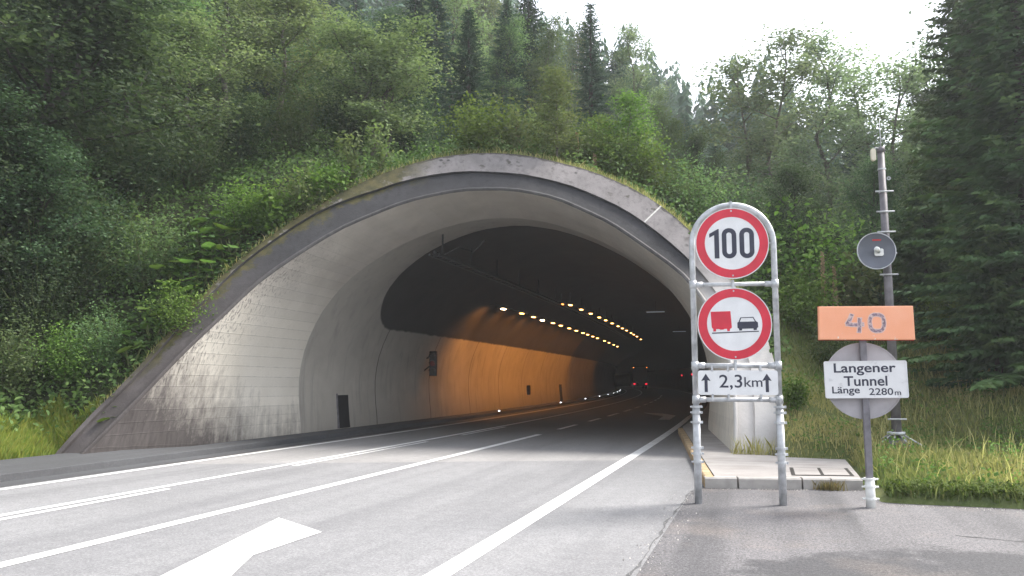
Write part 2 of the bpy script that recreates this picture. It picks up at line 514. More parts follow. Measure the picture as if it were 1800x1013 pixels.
def mat_soil():
    m, nt, b = new_mat('slope_soil')
    P, x, y, z = pos_xyz(nt)
    f = noise(nt, P, 0.9, 8, 0.65)
    g = noise(nt, P, 12, 5, 0.65)
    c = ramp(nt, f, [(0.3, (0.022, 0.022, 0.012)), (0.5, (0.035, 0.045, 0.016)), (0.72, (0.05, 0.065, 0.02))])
    c = mixc(nt, frange(nt, g, 0.4, 0.7, 0, 0.5), c, (0.03, 0.05, 0.012))
    L(nt, c, b.inputs['Base Color'])
    b.inputs['Roughness'].default_value = 1.0
    bump(nt, b, g, 0.8, 0.08)
    M['slope_soil'] = m
    m, nt, b = new_mat('verge_soil')
    P, x, y, z = pos_xyz(nt)
    f = noise(nt, P, 0.7, 8, 0.65)
    g = noise(nt, P, 14, 5, 0.65)
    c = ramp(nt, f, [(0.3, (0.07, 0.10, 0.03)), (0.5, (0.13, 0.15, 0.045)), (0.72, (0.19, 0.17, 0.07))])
    c = mixc(nt, frange(nt, g, 0.4, 0.7, 0, 0.5), c, (0.06, 0.09, 0.02))
    L(nt, c, b.inputs['Base Color'])
    b.inputs['Roughness'].default_value = 1.0
    bump(nt, b, g, 0.8, 0.06)
    M['verge_soil'] = m
mat_soil()

# ------------------------------------------------------------------ object helpers
def tag(o, label=None, cat=None, group=None, kind=None):
    if label: o['label'] = label
    if cat: o['category'] = cat
    if group: o['group'] = group
    if kind: o['kind'] = kind
    return o
def empty(name, loc=(0, 0, 0), rz=0.0):
    o = bpy.data.objects.new(name, None)
    o.location = loc
    o.rotation_euler = (0, 0, rz)
    o.empty_display_size = 0.2
    COL.objects.link(o)
    return o

class MB:
    def __init__(self):
        self.v, self.f, self.uv = [], [], []
    def add(self, vs, fs, uvs=None):
        n = len(self.v)
        self.v += [tuple(p) for p in vs]
        self.f += [tuple(i + n for i in f) for f in fs]
        if uvs is not None:
            self.uv += list(uvs)
        return self
    def box(self, c, s, rz=0.0, rx=0.0, ry=0.0):
        mt = Matrix.Translation(c) @ Matrix.Rotation(rz, 4, 'Z') @ Matrix.Rotation(ry, 4, 'Y') @ Matrix.Rotation(rx, 4, 'X')
        hx, hy, hz = s[0] / 2, s[1] / 2, s[2] / 2
        vs = [mt @ Vector((a * hx, b_ * hy, c_ * hz)) for c_ in (-1, 1) for b_ in (-1, 1) for a in (-1, 1)]
        return self.add(vs, [(0, 2, 3, 1), (4, 5, 7, 6), (0, 1, 5, 4), (2, 6, 7, 3), (0, 4, 6, 2), (1, 3, 7, 5)])
    def tube(self, pts, rad, n=8, caps=True):
        pts = [Vector(p) for p in pts]
        if isinstance(rad, (int, float)):
            rad = [rad] * len(pts)
        t0 = (pts[1] - pts[0]).normalized()
        a = t0.orthogonal().normalized()
        vs = []
        for i, p in enumerate(pts):
            if i == 0: t = pts[1] - pts[0]
            elif i == len(pts) - 1: t = pts[-1] - pts[-2]
            else: t = pts[i + 1] - pts[i - 1]
            t.normalize()
            a = (a - t * a.dot(t)).normalized()
            b_ = t.cross(a)
            for k in range(n):
                q = 2 * math.pi * k / n
                vs.append(p + (a * math.cos(q) + b_ * math.sin(q)) * rad[i])
        fs = []
        for i in range(len(pts) - 1):
            for k in range(n):
                k2 = (k + 1) % n
                fs.append((i * n + k, i * n + k2, (i + 1) * n + k2, (i + 1) * n + k))
        if caps:
            fs.append(tuple(range(n - 1, -1, -1)))
            fs.append(tuple((len(pts) - 1) * n + k for k in range(n)))
        return self.add(vs, fs)
    def prism(self, poly, y0, y1):
        """polygon of (x, z) extruded from y0 (front) to y1."""
        n = len(poly)
        vs = [(x, y0, z) for x, z in poly] + [(x, y1, z) for x, z in poly]
        fs = [tuple(range(n)), tuple(range(2 * n - 1, n - 1, -1))]
        fs += [(i, i + n, (i + 1) % n + n, (i + 1) % n) for i in range(n)]
        return self.add(vs, fs)
    def ring(self, outer, inner, y0, y1):
        n = len(outer)
        vs = [(x, y0, z) for x, z in outer] + [(x, y0, z) for x, z in inner] + [(x, y1, z) for x, z in outer] + [(x, y1, z) for x, z in inner]
        fs = []
        for i in range(n):
            j = (i + 1) % n
            fs += [(i, j, n + j, n + i), (i, 2 * n + i, 2 * n + j, j), (n + i, n + j, 3 * n + j, 3 * n + i), (2 * n + i, 3 * n + i, 3 * n + j, 2 * n + j)]
        return self.add(vs, fs)
    def build(self, name, mat, parent=None, smooth=False, kind=None, bevel=0.0):
        me = bpy.data.meshes.new(name)
        me.from_pydata(self.v, [], self.f)
        if self.uv:
            ul = me.uv_layers.new(name='UVMap')
            for lp in me.loops:
                ul.data[lp.index].uv = self.uv[lp.vertex_index]
        bm = bmesh.new()
        bm.from_mesh(me)
        bmesh.ops.recalc_face_normals(bm, faces=bm.faces)
        bm.to_mesh(me)
        bm.free()
        me.materials.append(M[mat] if isinstance(mat, str) else mat)
        if smooth:
            me.shade_smooth()
        o = bpy.data.objects.new(name, me)
        COL.objects.link(o)
        if parent is not None:
            o.parent = parent
        if bevel:
            md = o.modifiers.new('bevel', 'BEVEL')
            md.width = bevel
            md.segments = 2
        if kind:
            o['kind'] = kind
        return o

def copy_tree(o, parent=None):
    c = o.copy()
    COL.objects.link(c)
    if parent is not None:
        c.parent = parent
    for ch in list(o.children):
        copy_tree(ch, c)
    return c

def grid_mesh(name, rows, mat, parent=None, uvrows=None, kind=None, smooth=True, flip=False):
    m = len(rows[0])
    vs = [p for r in rows for p in r]
    fs = []
    for i in range(len(rows) - 1):
        for j in range(m - 1):
            q = (i * m + j, i * m + j + 1, (i + 1) * m + j + 1, (i + 1) * m + j)
            fs.append(q[::-1] if flip else q)
    me = bpy.data.meshes.new(name)
    me.from_pydata([tuple(v) for v in vs], [], fs)
    if uvrows is not None:
        uvs = [p for r in uvrows for p in r]
        ul = me.uv_layers.new(name='UVMap')
        for lp in me.loops:
            ul.data[lp.index].uv = uvs[lp.vertex_index]
    me.materials.append(M[mat])
    if smooth:
        me.shade_smooth()
    o = bpy.data.objects.new(name, me)
    COL.objects.link(o)
    if parent is not None:
        o.parent = parent
    if kind:
        o['kind'] = kind
    return o

def quads_object(name, V, Q, mat, tint, parent=None, kind=None):
    """V (n,3), Q (m,4) numpy; tint (m,) face attribute."""
    me = bpy.data.meshes.new(name)
    me.vertices.add(len(V))
    me.vertices.foreach_set('co', np.ascontiguousarray(V, dtype=np.float32).ravel())
    k = Q.shape[1]
    me.loops.add(len(Q) * k)
    me.loops.foreach_set('vertex_index', np.ascontiguousarray(Q, dtype=np.int32).ravel())
    me.polygons.add(len(Q))
    me.polygons.foreach_set('loop_start', np.arange(0, len(Q) * k, k, dtype=np.int32))
    me.polygons.foreach_set('loop_total', np.full(len(Q), k, dtype=np.int32))
    me.update(calc_edges=True)
    a = me.attributes.new('tint', 'FLOAT', 'FACE')
    a.data.foreach_set('value', np.ascontiguousarray(tint, dtype=np.float32))
    me.materials.append(M[mat])
    o = bpy.data.objects.new(name, me)
    COL.objects.link(o)
    if parent is not None:
        o.parent = parent
    if kind:
        o['kind'] = kind
    return o

def unit(a):
    return a / np.maximum(np.linalg.norm(a, axis=-1, keepdims=True), 1e-6)
def leaves(C, nrm, size, wid=0.62, g=None):
    """diamond leaf at each centre C with approximate normal nrm."""
    g = g or rng
    n = len(C)
    d = unit(np.cross(nrm, g.normal(size=(n, 3))))
    s = np.cross(unit(nrm), d)
    sz = size * g.uniform(0.65, 1.25, (n, 1))
    w_ = s * sz * wid * 0.5
    up = np.cross(d, s) * sz * 0.10
    V = np.stack([C - d * sz * 0.5, C - d * sz * 0.22 + w_ * 0.85 + up, C + d * sz * 0.16 + w_ * 0.78 + up, C + d * sz * 0.52 - up * 0.6,
                  C + d * sz * 0.16 - w_ * 0.78 + up, C - d * sz * 0.22 - w_ * 0.85 + up], 1).reshape(-1, 3)
    Q = np.arange(6 * n).reshape(n, 6)
    return V, Q

# ================================================================== STRUCTURE
# ---- profile of the tunnel (half width, height), from the footing to the crown
PROF = [(5.06, 0.0), (5.14, 0.6), (5.2, 1.5), (5.07, 2.35), (4.72, 3.25), (4.2, 4.02), (3.65, 4.55), (2.85, 5.12), (1.95, 5.57), (1.0, 5.88), (0.0, 6.0)]
XC = -6.6
SKEW = 0.42
NARCH = 48
def by_angle(pts, c, angs):
    """resample an arch (x, y, z) by its angle about c in the x-z plane."""
    pts = np.array(pts, float)
    a = np.arctan2(pts[:, 2] - c[1], pts[:, 0] - c[0])
    a = np.where(a < -1.6, a + 2 * math.pi, a)
    o = np.argsort(-a)
    a, pts = a[o], pts[o]
    fine = np.linspace(a[0], a[-1], 800)
    out = np.stack([np.interp(-fine, -a, pts[:, k]) for k in range(3)], 1)
    kw = 61
    ker = np.hanning(kw); ker /= ker.sum()
    pad = np.concatenate([2 * out[0] - out[kw // 2:0:-1], out, 2 * out[-1] - out[-2:-kw // 2 - 1:-1]])
    sm = np.stack([np.convolve(pad[:, k], ker, 'valid') for k in range(3)], 1)
    return np.stack([np.interp(-angs, -fine, sm[:, k]) for k in range(3)], 1)
prof_pts = [(XC - hw, 0, z) for hw, z in PROF] + [(XC + hw, 0, z) for hw, z in PROF[-2::-1]]
a0 = math.atan2(0 - 0.6, -5.06); a0 += 2 * math.pi
a1 = math.atan2(0 - 0.6, 5.06)
ANG = np.linspace(a0, a1, NARCH)
P2 = by_angle(prof_pts, (XC, 0.6), ANG)
def ring_points(y_left, off=0.0):
    """one skewed section of the lining; y_left is its y on the left wall; off moves it outwards."""
    res = []
    for p in P2:
        x, z = p[0], p[2]
        if off:
            dx, dz = x - XC, z - 0.6
            l = math.hypot(dx, dz)
            x += dx / l * off; z += dz / l * off
        y = y_left + SKEW * (x + 11.64)
        res.append(Vector(W(x, y, z if z > 0.02 else -0.6)))
    return res
arc_u = np.concatenate([[0], np.cumsum(np.linalg.norm(np.diff(P2, axis=0), axis=1))])

# ---- the portal's front curves in one leaning plane (world metres)
LIP = [(-12.23, 11.94, -0.02), (-11.98, 12.5, 0.6), (-11.72, 13.02, 1.22), (-11.57, 13.49, 1.75), (-11.29, 14.14, 2.47), (-11.04, 14.61, 2.97), (-10.84, 15.13, 3.56),
       (-10.33, 15.83, 4.26), (-9.58, 16.73, 5.1), (-8.37, 17.72, 5.88), (-7.19, 18.39, 6.24), (-5.92, 18.76, 6.25), (-4.83, 18.89, 5.98), (-3.46, 18.74, 5.25),
       (-2.35, 18.4, 4.38), (-1.61, 18.15, 3.76), (-1.0, 17.6, 2.8), (-0.64, 16.84, 1.71), (-0.6, 16.2, 0.9), (-0.62, 15.59, -0.02)]
OUT = [(-12.75, 11.76, -0.02), (-12.56, 12.42, 0.79), (-12.25, 13.09, 1.51), (-12.04, 13.97, 2.56), (-11.78, 14.81, 3.52), (-11.52, 15.49, 4.29), (-10.72, 16.67, 5.48),
       (-9.85, 17.65, 6.38), (-9.11, 18.3, 6.91), (-8.19, 18.95, 7.34), (-7.19, 19.36, 7.51), (-6.2, 19.64, 7.48), (-5.53, 19.76, 7.35), (-4.1, 19.83, 6.89), (-2.88, 19.7, 6.24),
       (-2.02, 19.4, 5.53), (-1.5, 19.1, 4.95), (-0.75, 18.5, 3.9), (0.0, 17.6, 2.6), (0.22, 17.18, 1.8), (0.24, 16.4, 0.9), (0.22, 15.81, -0.02)]
aL = np.linspace(math.atan2(-0.62, -5.83) + 2 * math.pi, math.atan2(-0.62, 5.78), NARCH)
LIPC = by_angle(LIP, (-6.4, 0.6), aL)
OUTC = by_angle(OUT, (-6.4, 0.6), np.linspace(math.atan2(-0.62, -6.35) + 2 * math.pi, math.atan2(-0.62, 6.62), NARCH))
PN = np.array([-0.30, 0.96, -0.75]); PN /= np.linalg.norm(PN)     # plane normal, pointing into the hill

tunnel = empty('tunnel', (0, 0, 0))
tag(tunnel, 'concrete road tunnel with a flared dark-edged portal, dark inside with lamps', 'tunnel')
lipu = np.concatenate([[0], np.cumsum(np.linalg.norm(np.diff(LIPC, axis=0), axis=1))])
# trumpet: lip to first joint
J1 = np.array([tuple(v) for v in ring_points(18.62)])
rows, uvr = [], []
NT = 12
for i in range(NT + 1):
    t = i / NT
    # leaves the lip flared, arrives flush with the vault
    k = 1 - (1 - t) ** 1.25
    r = LIPC * (1 - k) + J1 * k
    rows.append(r)
    dep = np.linalg.norm(r - LIPC, axis=1)
    uvr.append([(lipu[j], dep[j]) for j in range(NARCH)])
grid_mesh('portal_flare', rows, 'trumpet', tunnel, uvr)
# collar strips in the leaning plane
fB = np.interp(np.linspace(0, 1, NARCH), [0, 0.22, 0.30, 0.36, 0.5, 0.66, 1], [0.16, 0.14, 0.16, 0.36, 0.52, 0.53, 0.53])
BND = OUTC + (LIPC - OUTC) * fB[:, None]
LP0 = LIPC + (OUTC - LIPC) * (0.075 / np.linalg.norm(OUTC - LIPC, axis=1))[:, None]
def strip(name, A, B, mat, offA=0.0, offB=0.0, uv=True, parent=tunnel):
    A = A + PN * offA; B = B + PN * offB
    rows = [A * (1 - t) + B * t for t in (0, 0.25, 0.5, 0.75, 1)]
    uvr = [[(lipu[j], t) for j in range(NARCH)] for t in (0, 0.25, 0.5, 0.75, 1)]
    return grid_mesh(name, rows, mat, parent, uvr)
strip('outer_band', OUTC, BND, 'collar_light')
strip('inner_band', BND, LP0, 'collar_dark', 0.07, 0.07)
# step between the two bands, and the drip lip
sm = MB()
for a, b_ in ((BND, BND + PN * 0.07),):
    grid_mesh('band_step', [a, b_], 'collar_dark', tunnel, [[(0, 0.5)] * NARCH] * 2)
lip_rows = [LP0 + PN * 0.07, LP0 - PN * 0.05, LP0 * 0.45 + LIPC * 0.55 - PN * 0.07, LIPC * 0.85 + LP0 * 0.15 - PN * 0.05, LIPC]
grid_mesh('drip_lip', lip_rows, 'collar_lip', tunnel, [[(lipu[j], 0.9) for j in range(NARCH)]] * 5)
# outer side of the collar running back into the ground
back = np.array([(0.0, 1.0, 0.0)])
outn = OUTC - np.array([-6.4, 0, 0.6]); outn[:, 1] = 0; outn = unit(outn)
side_rows = [OUTC, OUTC + back * 0.35 + outn * 0.02, OUTC + back * 1.8 - outn * 0.05]
grid_mesh('collar_side', side_rows, 'collar_light', tunnel, [[(lipu[j], 0.3) for j in range(NARCH)]] * 3)
# pale mortar joint across the right shoulder of the outer band
jm = MB()
ji = int(NARCH * 0.70)
pa = OUTC[ji] - PN * 0.004; pb = BND[ji] - PN * 0.004
tdir = unit((OUTC[ji + 1] - OUTC[ji])[None])[0] * 0.022
jm.add([pa - tdir, pa + tdir, pb + tdir * 0.8, pb - tdir * 0.8], [(0, 1, 2, 3)])
jm.build('mortar_joint', 'mortar', tunnel)

# lining rings with recessed joints between them
ring_y = [18.62 + 4.45 * k for k in range(26)]
ring_y += [ring_y[-1] + 14 * k for k in range(1, 9)]
for k in range(len(ring_y) - 1):
    ya, yb = ring_y[k], ring_y[k + 1] - 0.035
    ns = max(3, int((yb - ya) / 1.5))
    rows = [ring_points(ya + (yb - ya) * i / ns) for i in range(ns + 1)]
    uvr = [[(arc_u[j], ya + (yb - ya) * i / ns) for j in range(NARCH)] for i in range(ns + 1)]
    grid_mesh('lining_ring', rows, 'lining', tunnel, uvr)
rows = [ring_points(y, 0.05) for y in np.arange(18.7, ring_y[-1] + 1, 2.5)]
grid_mesh('joint_backing', rows, 'rust_black', tunnel)
endc = ring_points(ring_y[-1])
MB().add(endc, [tuple(range(len(endc)))]).build('end_wall', 'rust_black', tunnel)

# niche doors and little boxes let into the left wall
def wall_x(y, z):
    zs = [p[2] for p in P2[:NARCH // 2]]
    xs = [p[0] for p in P2[:NARCH // 2]]
    return float(np.interp(z, zs, xs)) + shift(y)
def wall_panel(name, y0, y1, z0, z1, mat, proud=0.03, parent=tunnel):
    mb = MB()
    vs = []
    nz = 5
    for dx in (proud, -0.1):
        for i in range(nz):
            z = z0 + (z1 - z0) * i / (nz - 1)
            for y in (y0, y1):
                vs.append((wall_x(y, z) + dx, y, z))
    fs = []
    for i in range(nz - 1):
        fs.append((2 * i, 2 * i + 1, 2 * i + 3, 2 * i + 2))
    n = 2 * nz
    for i in range(nz - 1):
        fs += [(2 * i, 2 * i + 2, n + 2 * i + 2, n + 2 * i), (2 * i + 1, n + 2 * i + 1, n + 2 * i + 3, 2 * i + 3)]
    fs += [(n - 2, n - 1, 2 * n - 1, 2 * n - 2), (0, n, n + 1, 1)]
    mb.add(vs, fs)
    return mb.build(name, mat, parent)
d1 = wall_panel('niche_door', 20.58, 21.2, 0.12, 1.06, 'door_dark', 0.02)
wall_panel('door_frame', 20.52, 20.575, 0.12, 1.11, 'dark_galvanised', 0.03, d1)
wall_panel('niche_door', 51.2, 52.0, 0.12, 1.2, 'door_dark', 0.02)
# ---- ground, roads
def flat(name, poly, z, mat, kind='structure', parent=None, thick=0.0):
    mb = MB()
    n = len(poly)
    if thick:
        vs = [(x, y, z) for x, y in poly] + [(x, y, z - thick) for x, y in poly]
        mb.add(vs, [tuple(range(n))] + [(i, i + n, (i + 1) % n + n, (i + 1) % n) for i in range(n)])
    else:
        mb.add([(x, y, z) for x, y in poly], [tuple(range(n))])
    o = mb.build(name, mat, parent)
    if kind: o['kind'] = kind
    return o
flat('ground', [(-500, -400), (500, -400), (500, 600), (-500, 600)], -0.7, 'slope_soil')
road = empty('road', (0, 0, 0)); road['kind'] = 'structure'
def strip_road(name, xl, xr, ys, z, mat, parent):
    rows = [[Vector(W(xl(y), y, z)) if True else None, Vector(W(xr(y), y, z))] for y in ys]
    return grid_mesh(name, rows, mat, parent, smooth=False)
def right_edge(y):
    return -1.0 if y < 11.4 else (-0.76 - (y - 11.67) * 0.1335 if y < 23.2 else -2.30)
def seam_y(x):
    return 12.58 + (x + 8.82) * (3.1 / 7.43)
# front surface, ending at a slanted seam
xs = np.linspace(-10.3, -1.0, 20)
r0 = [(x, -60, 0) for x in xs]; r1 = [(x, 0, 0) for x in xs]; r2 = [(x, 11.4, 0) for x in xs]
xs3 = np.linspace(-10.3, right_edge(seam_y(-1.4)), 20)
r3 = [(x, seam_y(x), 0) for x in xs3]
r2b = [(x, 11.7, 0) for x in np.linspace(-10.3, -0.80, 20)]
grid_mesh('road_surface', [r0, r1, r2, r2b, r3], 'asphalt_road', road, smooth=False)
ys = [0.0] + list(np.linspace(1, 200, 100))
rows = [[(x, seam_y(x) + 0.02, -0.003) for x in xs3]]
for y in np.linspace(18, 244, 114):
    rows.append([W(x, y, -0.003) for x in np.linspace(-10.3, right_edge(y), 20)])
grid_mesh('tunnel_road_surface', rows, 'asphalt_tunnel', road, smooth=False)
# gutter and low walkway along the left wall
gut = grid_mesh('gutter', [[W(-10.8, y, 0.004), W(-10.3, y, 0.004)] for y in np.concatenate([[-60, 0], np.linspace(8, 244, 119)])], 'asphalt_gutter', None, smooth=False)
gut['kind'] = 'structure'
wl = []
for y in np.concatenate([[-60, 0], np.linspace(8, 244, 119)]):
    wl.append([W(-12.6 if y < 14 else -11.45, y, 0.13), W(-10.84, y, 0.12), W(-10.80, y, 0.105), W(-10.78, y, 0.0)])
lw = grid_mesh('walkway', wl, 'asphalt_gutter', None, smooth=False)
lw['kind'] = 'structure'
# the yard to the right of the road
flat('side_pavement', [(-1.0, -60), (60, -60), (60, 11.9), (1.4, 12.15), (-0.8, 11.7), (-1.0, 11.4)], -0.002, 'asphalt_yard')

# ---- road markings
def line(name, x0, y0, x1, y1, wd, mat='road_paint', z=0.005, seg=2.0):
    n = max(1, int(abs(y1 - y0) / seg))
    rows = []
    for i in range(n + 1):
        t = i / n
        y = y0 + (y1 - y0) * t
        x = x0 + (x1 - x0) * t
        rows.append([W(x - wd / 2, y, z), W(x + wd / 2, y, z)])
    return grid_mesh(name, rows, mat, road, smooth=False)
line('edge_line', -10.08, -60, -10.08, 24, 0.15)
line('edge_line', -10.08, 24, -10.08, 150, 0.14, 'road_paint_worn')
line('center_line', -8.15, -60, -8.15, 24, 0.13)
line('center_line', -8.15, 24, -8.2, 150, 0.13, 'road_paint_worn')
for (a, b_) in ((-14, -8), (-2.5, 9.3), (12.4, 18.2), (20.6, 24.6)):
    line('dash_line', -8.0 + 0.06 + 0.02, a, -7.92, b_, 0.11, 'road_paint' if b_ < 12 else 'road_paint_worn')
line('lane_line', -6.02, -60, -5.97, 21.5, 0.17)
for (a, b_) in ((23.9, 26.5), (28.8, 31.1), (33.1, 36.1), (38.1, 41.1), (42.8, 45.6), (48, 50.8), (53, 56), (58.5, 61.5), (64, 67), (70, 73), (76, 79)):
    line('lane_dash', -6.0, a, -6.0, b_, 0.15, 'road_paint' if a < 34 else 'road_paint_worn')
line('edge_line', -2.42, -60, -2.45, 5.0, 0.22)
line('edge_line', -2.45, 5.0, -2.72, 34, 0.2)
line('edge_line', -2.72, 34, -2.75, 150, 0.16, 'road_paint_worn')
def marking(name, pts, mat='road_paint'):
    MB().add([(x, y, 0.005) for x, y in pts], [tuple(range(len(pts)))]).build(name, mat, road)
marking('merge_arrow', [(-4.05, 1.2), (-3.45, 1.2), (-3.62, 4.6), (-3.87, 5.16), (-4.25, 6.06), (-4.24, 7.17), (-5.12, 7.75), (-4.42, 4.99), (-4.15, 4.2)])
marking('merge_arrow', [(-3.92, 30.85), (-3.5, 30.9), (-3.64, 34.4), (-4.4, 36.3), (-5.4, 37.1), (-4.9, 35.6), (-4.08, 33.8)], 'road_paint_worn')
# ragged joint between road and yard
ck = MB()
yy = np.linspace(-2, 11.3, 90)
offs = np.cumsum(rng.normal(0, 0.012, 90)); offs -= np.linspace(offs[0], offs[-1], 90)
wds = np.abs(rng.normal(0.006, 0.010, 90)) + 0.002
ck.add([(-1.0 + offs[i] + s * wds[i], yy[i], 0.003) for i in range(90) for s in (-1, 1)], [(2 * i, 2 * i + 1, 2 * i + 3, 2 * i + 2) for i in range(89)])
ck.build('joint_crack', 'crack', road)
ck = MB()
cx = np.linspace(1.7, 9, 60); cyy = 8.9 + np.cumsum(rng.normal(0, 0.04, 60)) * 0.6 - (cx - 1.7) * 0.28
cw = np.abs(rng.normal(0.008, 0.008, 60)) + 0.002
ck.add([(cx[i], cyy[i] + s * cw[i], 0.003) for i in range(60) for s in (-1, 1)], [(2 * i, 2 * i + 1, 2 * i + 3, 2 * i + 2) for i in range(59)])
ck.build('surface_crack', 'crack', road)

# ---- right-hand walkway: slab, kerb stones, covers
walk = empty('sidewalk', (0, 0, 0)); walk['kind'] = 'structure'
KH = 0.15
slab = [(-0.725, 11.81), (1.22, 12.2), (1.26, 14.95), (0.24, 15.1), (-0.2, 15.7), (-0.64, 15.75)]
left_side = [(-2.28 + shift(y), y) for y in range(24, 240, 4)]
wallside = [(-1.2 + shift(y), y) for y in range(24, 240, 4)]
slab_poly = slab + [(-1.3, 22.9)] + wallside + left_side[::-1] + [(-2.26, 23.2)]
flat('slab', slab_poly, KH - 0.004, 'slab_concrete', None, walk)
def stone(p, q, wd, mat, inward, gap=0.012):
    p, q = Vector((*p, 0)), Vector((*q, 0))
    d = (q - p).normalized()
    nrm = Vector((-d.y, d.x, 0)) * inward
    p = p + d * gap; q = q - d * gap
    h = KH + random.uniform(-0.003, 0.004)
    ch = 0.02
    vs = []
    for e in (p, q):
        vs += [e + Vector((0, 0, -0.05)), e + Vector((0, 0, h - ch)), e + nrm * ch + Vector((0, 0, h)), e + nrm * wd + Vector((0, 0, h)), e + nrm * wd + Vector((0, 0, -0.05))]
    fs = [(0, 5, 6, 1), (1, 6, 7, 2), (2, 7, 8, 3), (3, 8, 9, 4), (0, 1, 2, 3, 4), (9, 8, 7, 6, 5)]
    return MB().add(vs, fs).build('kerb_stone', mat, walk)
A0, B0 = Vector((-0.86, 11.65)), Vector((1.24, 12.07))
fr = [0.0, 0.215, 0.62, 0.80, 1.0]
for i in range(4):
    stone(A0.lerp(B0, fr[i]), A0.lerp(B0, fr[i + 1]), 0.13, 'kerb_concrete', 1)
sideL = [(-0.86, 11.67)]
for k in range(12):
    y = 11.67 + (k + 1) * 0.97
    sideL.append((-0.86 - (y - 11.67) * 0.1335, y))
for k in range(12):
    stone(sideL[k], sideL[k + 1], 0.13, 'kerb_yellow', -1)
# service covers let into the slab, dark frames round them
cov = [(0.35, 12.28), (1.12, 12.45), (1.12, 13.42), (0.35, 13.28)]
def cover_quad(u0, u1, v0, v1):
    def pt(u, v):
        a = Vector(cov[0]).lerp(Vector(cov[1]), u); b_ = Vector(cov[3]).lerp(Vector(cov[2]), u)
        return a.lerp(b_, v)
    return [tuple(pt(u, v)) for u, v in ((u0, v0), (u1, v0), (u1, v1), (u0, v1))]
flat('cover_frame', cover_quad(-0.05, 1.05, -0.05, 1.05), KH, 'rust_black', None, walk)
flat('cover_plate', cover_quad(0.02, 0.47, 0.02, 0.98), KH + 0.004, 'slab_concrete', None, walk)
flat('cover_plate', cover_quad(0.53, 0.98, 0.02, 0.98), KH + 0.004, 'slab_concrete', None, walk)

# ---- terrain: hillside wrapped round the portal, fanning outwards and up
base, dirs, slopes = [], [], []
for y in (-40, -25, -15, -8, -3, 0, 2, 4, 5.5, 7, 8.2, 9.4, 10.4, 11.2):
    base.append((float(np.interp(y, [8, 11.2], [-12.3, -12.82])), y, 0.06)); dirs.append((-1, 0.05)); slopes.append(0.80)
for j in range(NARCH):
    t = j / (NARCH - 1)
    p = OUTC[j] + np.array([0, 0.30, -0.06])
    base.append(tuple(p))
    ang = float(np.interp(t, [0, 0.12, 0.3, 0.45, 0.6, 1], [172, 150, 122, 100, 92, 90]))
    dirs.append((math.cos(R(ang)), math.sin(R(ang))))
    slopes.append(float(np.interp(t, [0, 0.1, 0.3, 0.45, 0.6, 0.8, 1], [0.80, 0.78, 0.60, 0.30, 0.16, 0.20, 0.45])))
sv = [0, 0.25, 0.5, 0.9, 1.4, 2, 2.8, 3.8, 5, 6.5, 8.5, 11, 14, 18, 23, 30, 40, 55, 75, 100]
rows = []
for s in sv:
    row = []
    for b_, d_, m_ in zip(base, dirs, slopes):
        x = b_[0] + d_[0] * s; y = b_[1] + d_[1] * s
        far = float(np.interp(x, [-22, -12, -4], [0.34, 0.22, 0.10]))
        z = b_[2] + m_ * min(s, 5) + m_ * 0.5 * min(max(0, s - 5), 6) + far * min(max(0, s - 11), 14) + 0.06 * max(0, s - 25)
        z += min(1, s / 3) * (0.28 * math.sin(x * 0.9 + y * 0.35) + 0.22 * math.sin(y * 1.1 - x * 0.5))
        row.append((x, y, z))
    rows.append(row)
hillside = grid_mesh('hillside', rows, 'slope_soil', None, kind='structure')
HROWS = rows
def verge_h(x, y):
    z = 0.10 + 0.055 * (y - 11) if y < 16.5 else 0.4025 + 0.42 * min(y - 16.5, 9) + 0.08 * max(0, y - 25.5)
    if y > 15.2:
        z += max(0, 1 - max(0, x - 0.24) / 2.2) * 0.33 * min(y - 15.2, 5)
    z += (0.05 if y < 16.5 else 0.14) * (math.sin(x * 1.3 + y * 0.8) + math.sin(y * 1.7 - x * 0.6)) * min(1, max(0, (y - 11.2) / 2))
    if x < 1.5 and y < 15.3:                      # under the walkway slab
        k = min(1, (1.5 - x) / 0.2) * min(1, max(0, (15.3 - y)) / 0.2)
        z = z * (1 - k) - 0.03 * k
    if y < 11.0: z = min(z, 0.10) - (11.0 - y) * 1.2
    if x < 1.35 and y < 12.4: z = min(z, -0.05)
    return z
vx = np.concatenate([np.linspace(0.23, 6, 30), np.linspace(6.6, 18, 20), np.linspace(20, 90, 18)])
vy = np.concatenate([np.linspace(10.2, 20, 50), np.linspace(20.6, 36, 24), np.linspace(38, 110, 20)])
verge = grid_mesh('grass_verge', [[(x, y - 0.02 * max(0, x - 2), verge_h(x, y)) for x in vx] for y in vy], 'verge_soil', None, kind='structure')

def bvh_of(o):
    return BVHTree.FromPolygons([v.co.copy() for v in o.data.vertices], [tuple(p.vertices) for p in o.data.polygons])
B1, B2 = bvh_of(hillside), bvh_of(verge)
def ground_z(x, y):
    best = None
    for b_ in (B1, B2):
        h = b_.ray_cast(Vector((x, y, 200)), Vector((0, 0, -1)))
        if h[0] is not None and (best is None or h[0].z > best):
            best = h[0].z
    return 0.0 if best is None else best

# ---- thin mist
hm = bpy.data.materials.new('mist')
hm.use_nodes = True
hn = hm.node_tree
for n in list(hn.nodes):
    hn.nodes.remove(n)
ho = hn.nodes.new('ShaderNodeOutputMaterial')
hv = hn.nodes.new('ShaderNodeVolumePrincipled')
hv.inputs['Color'].default_value = (0.93, 0.96, 1.0, 1)
hv.inputs['Density'].default_value = 0.0009
hv.inputs['Anisotropy'].default_value = 0.45
hn.links.new(hv.outputs[0], ho.inputs['Volume'])
M['mist'] = hm
hz = MB().box((0, 90, 47), (1100, 1100, 98)).build('haze', 'mist')
hz['kind'] = 'stuff'
S.cycles.volume_bounces = 1

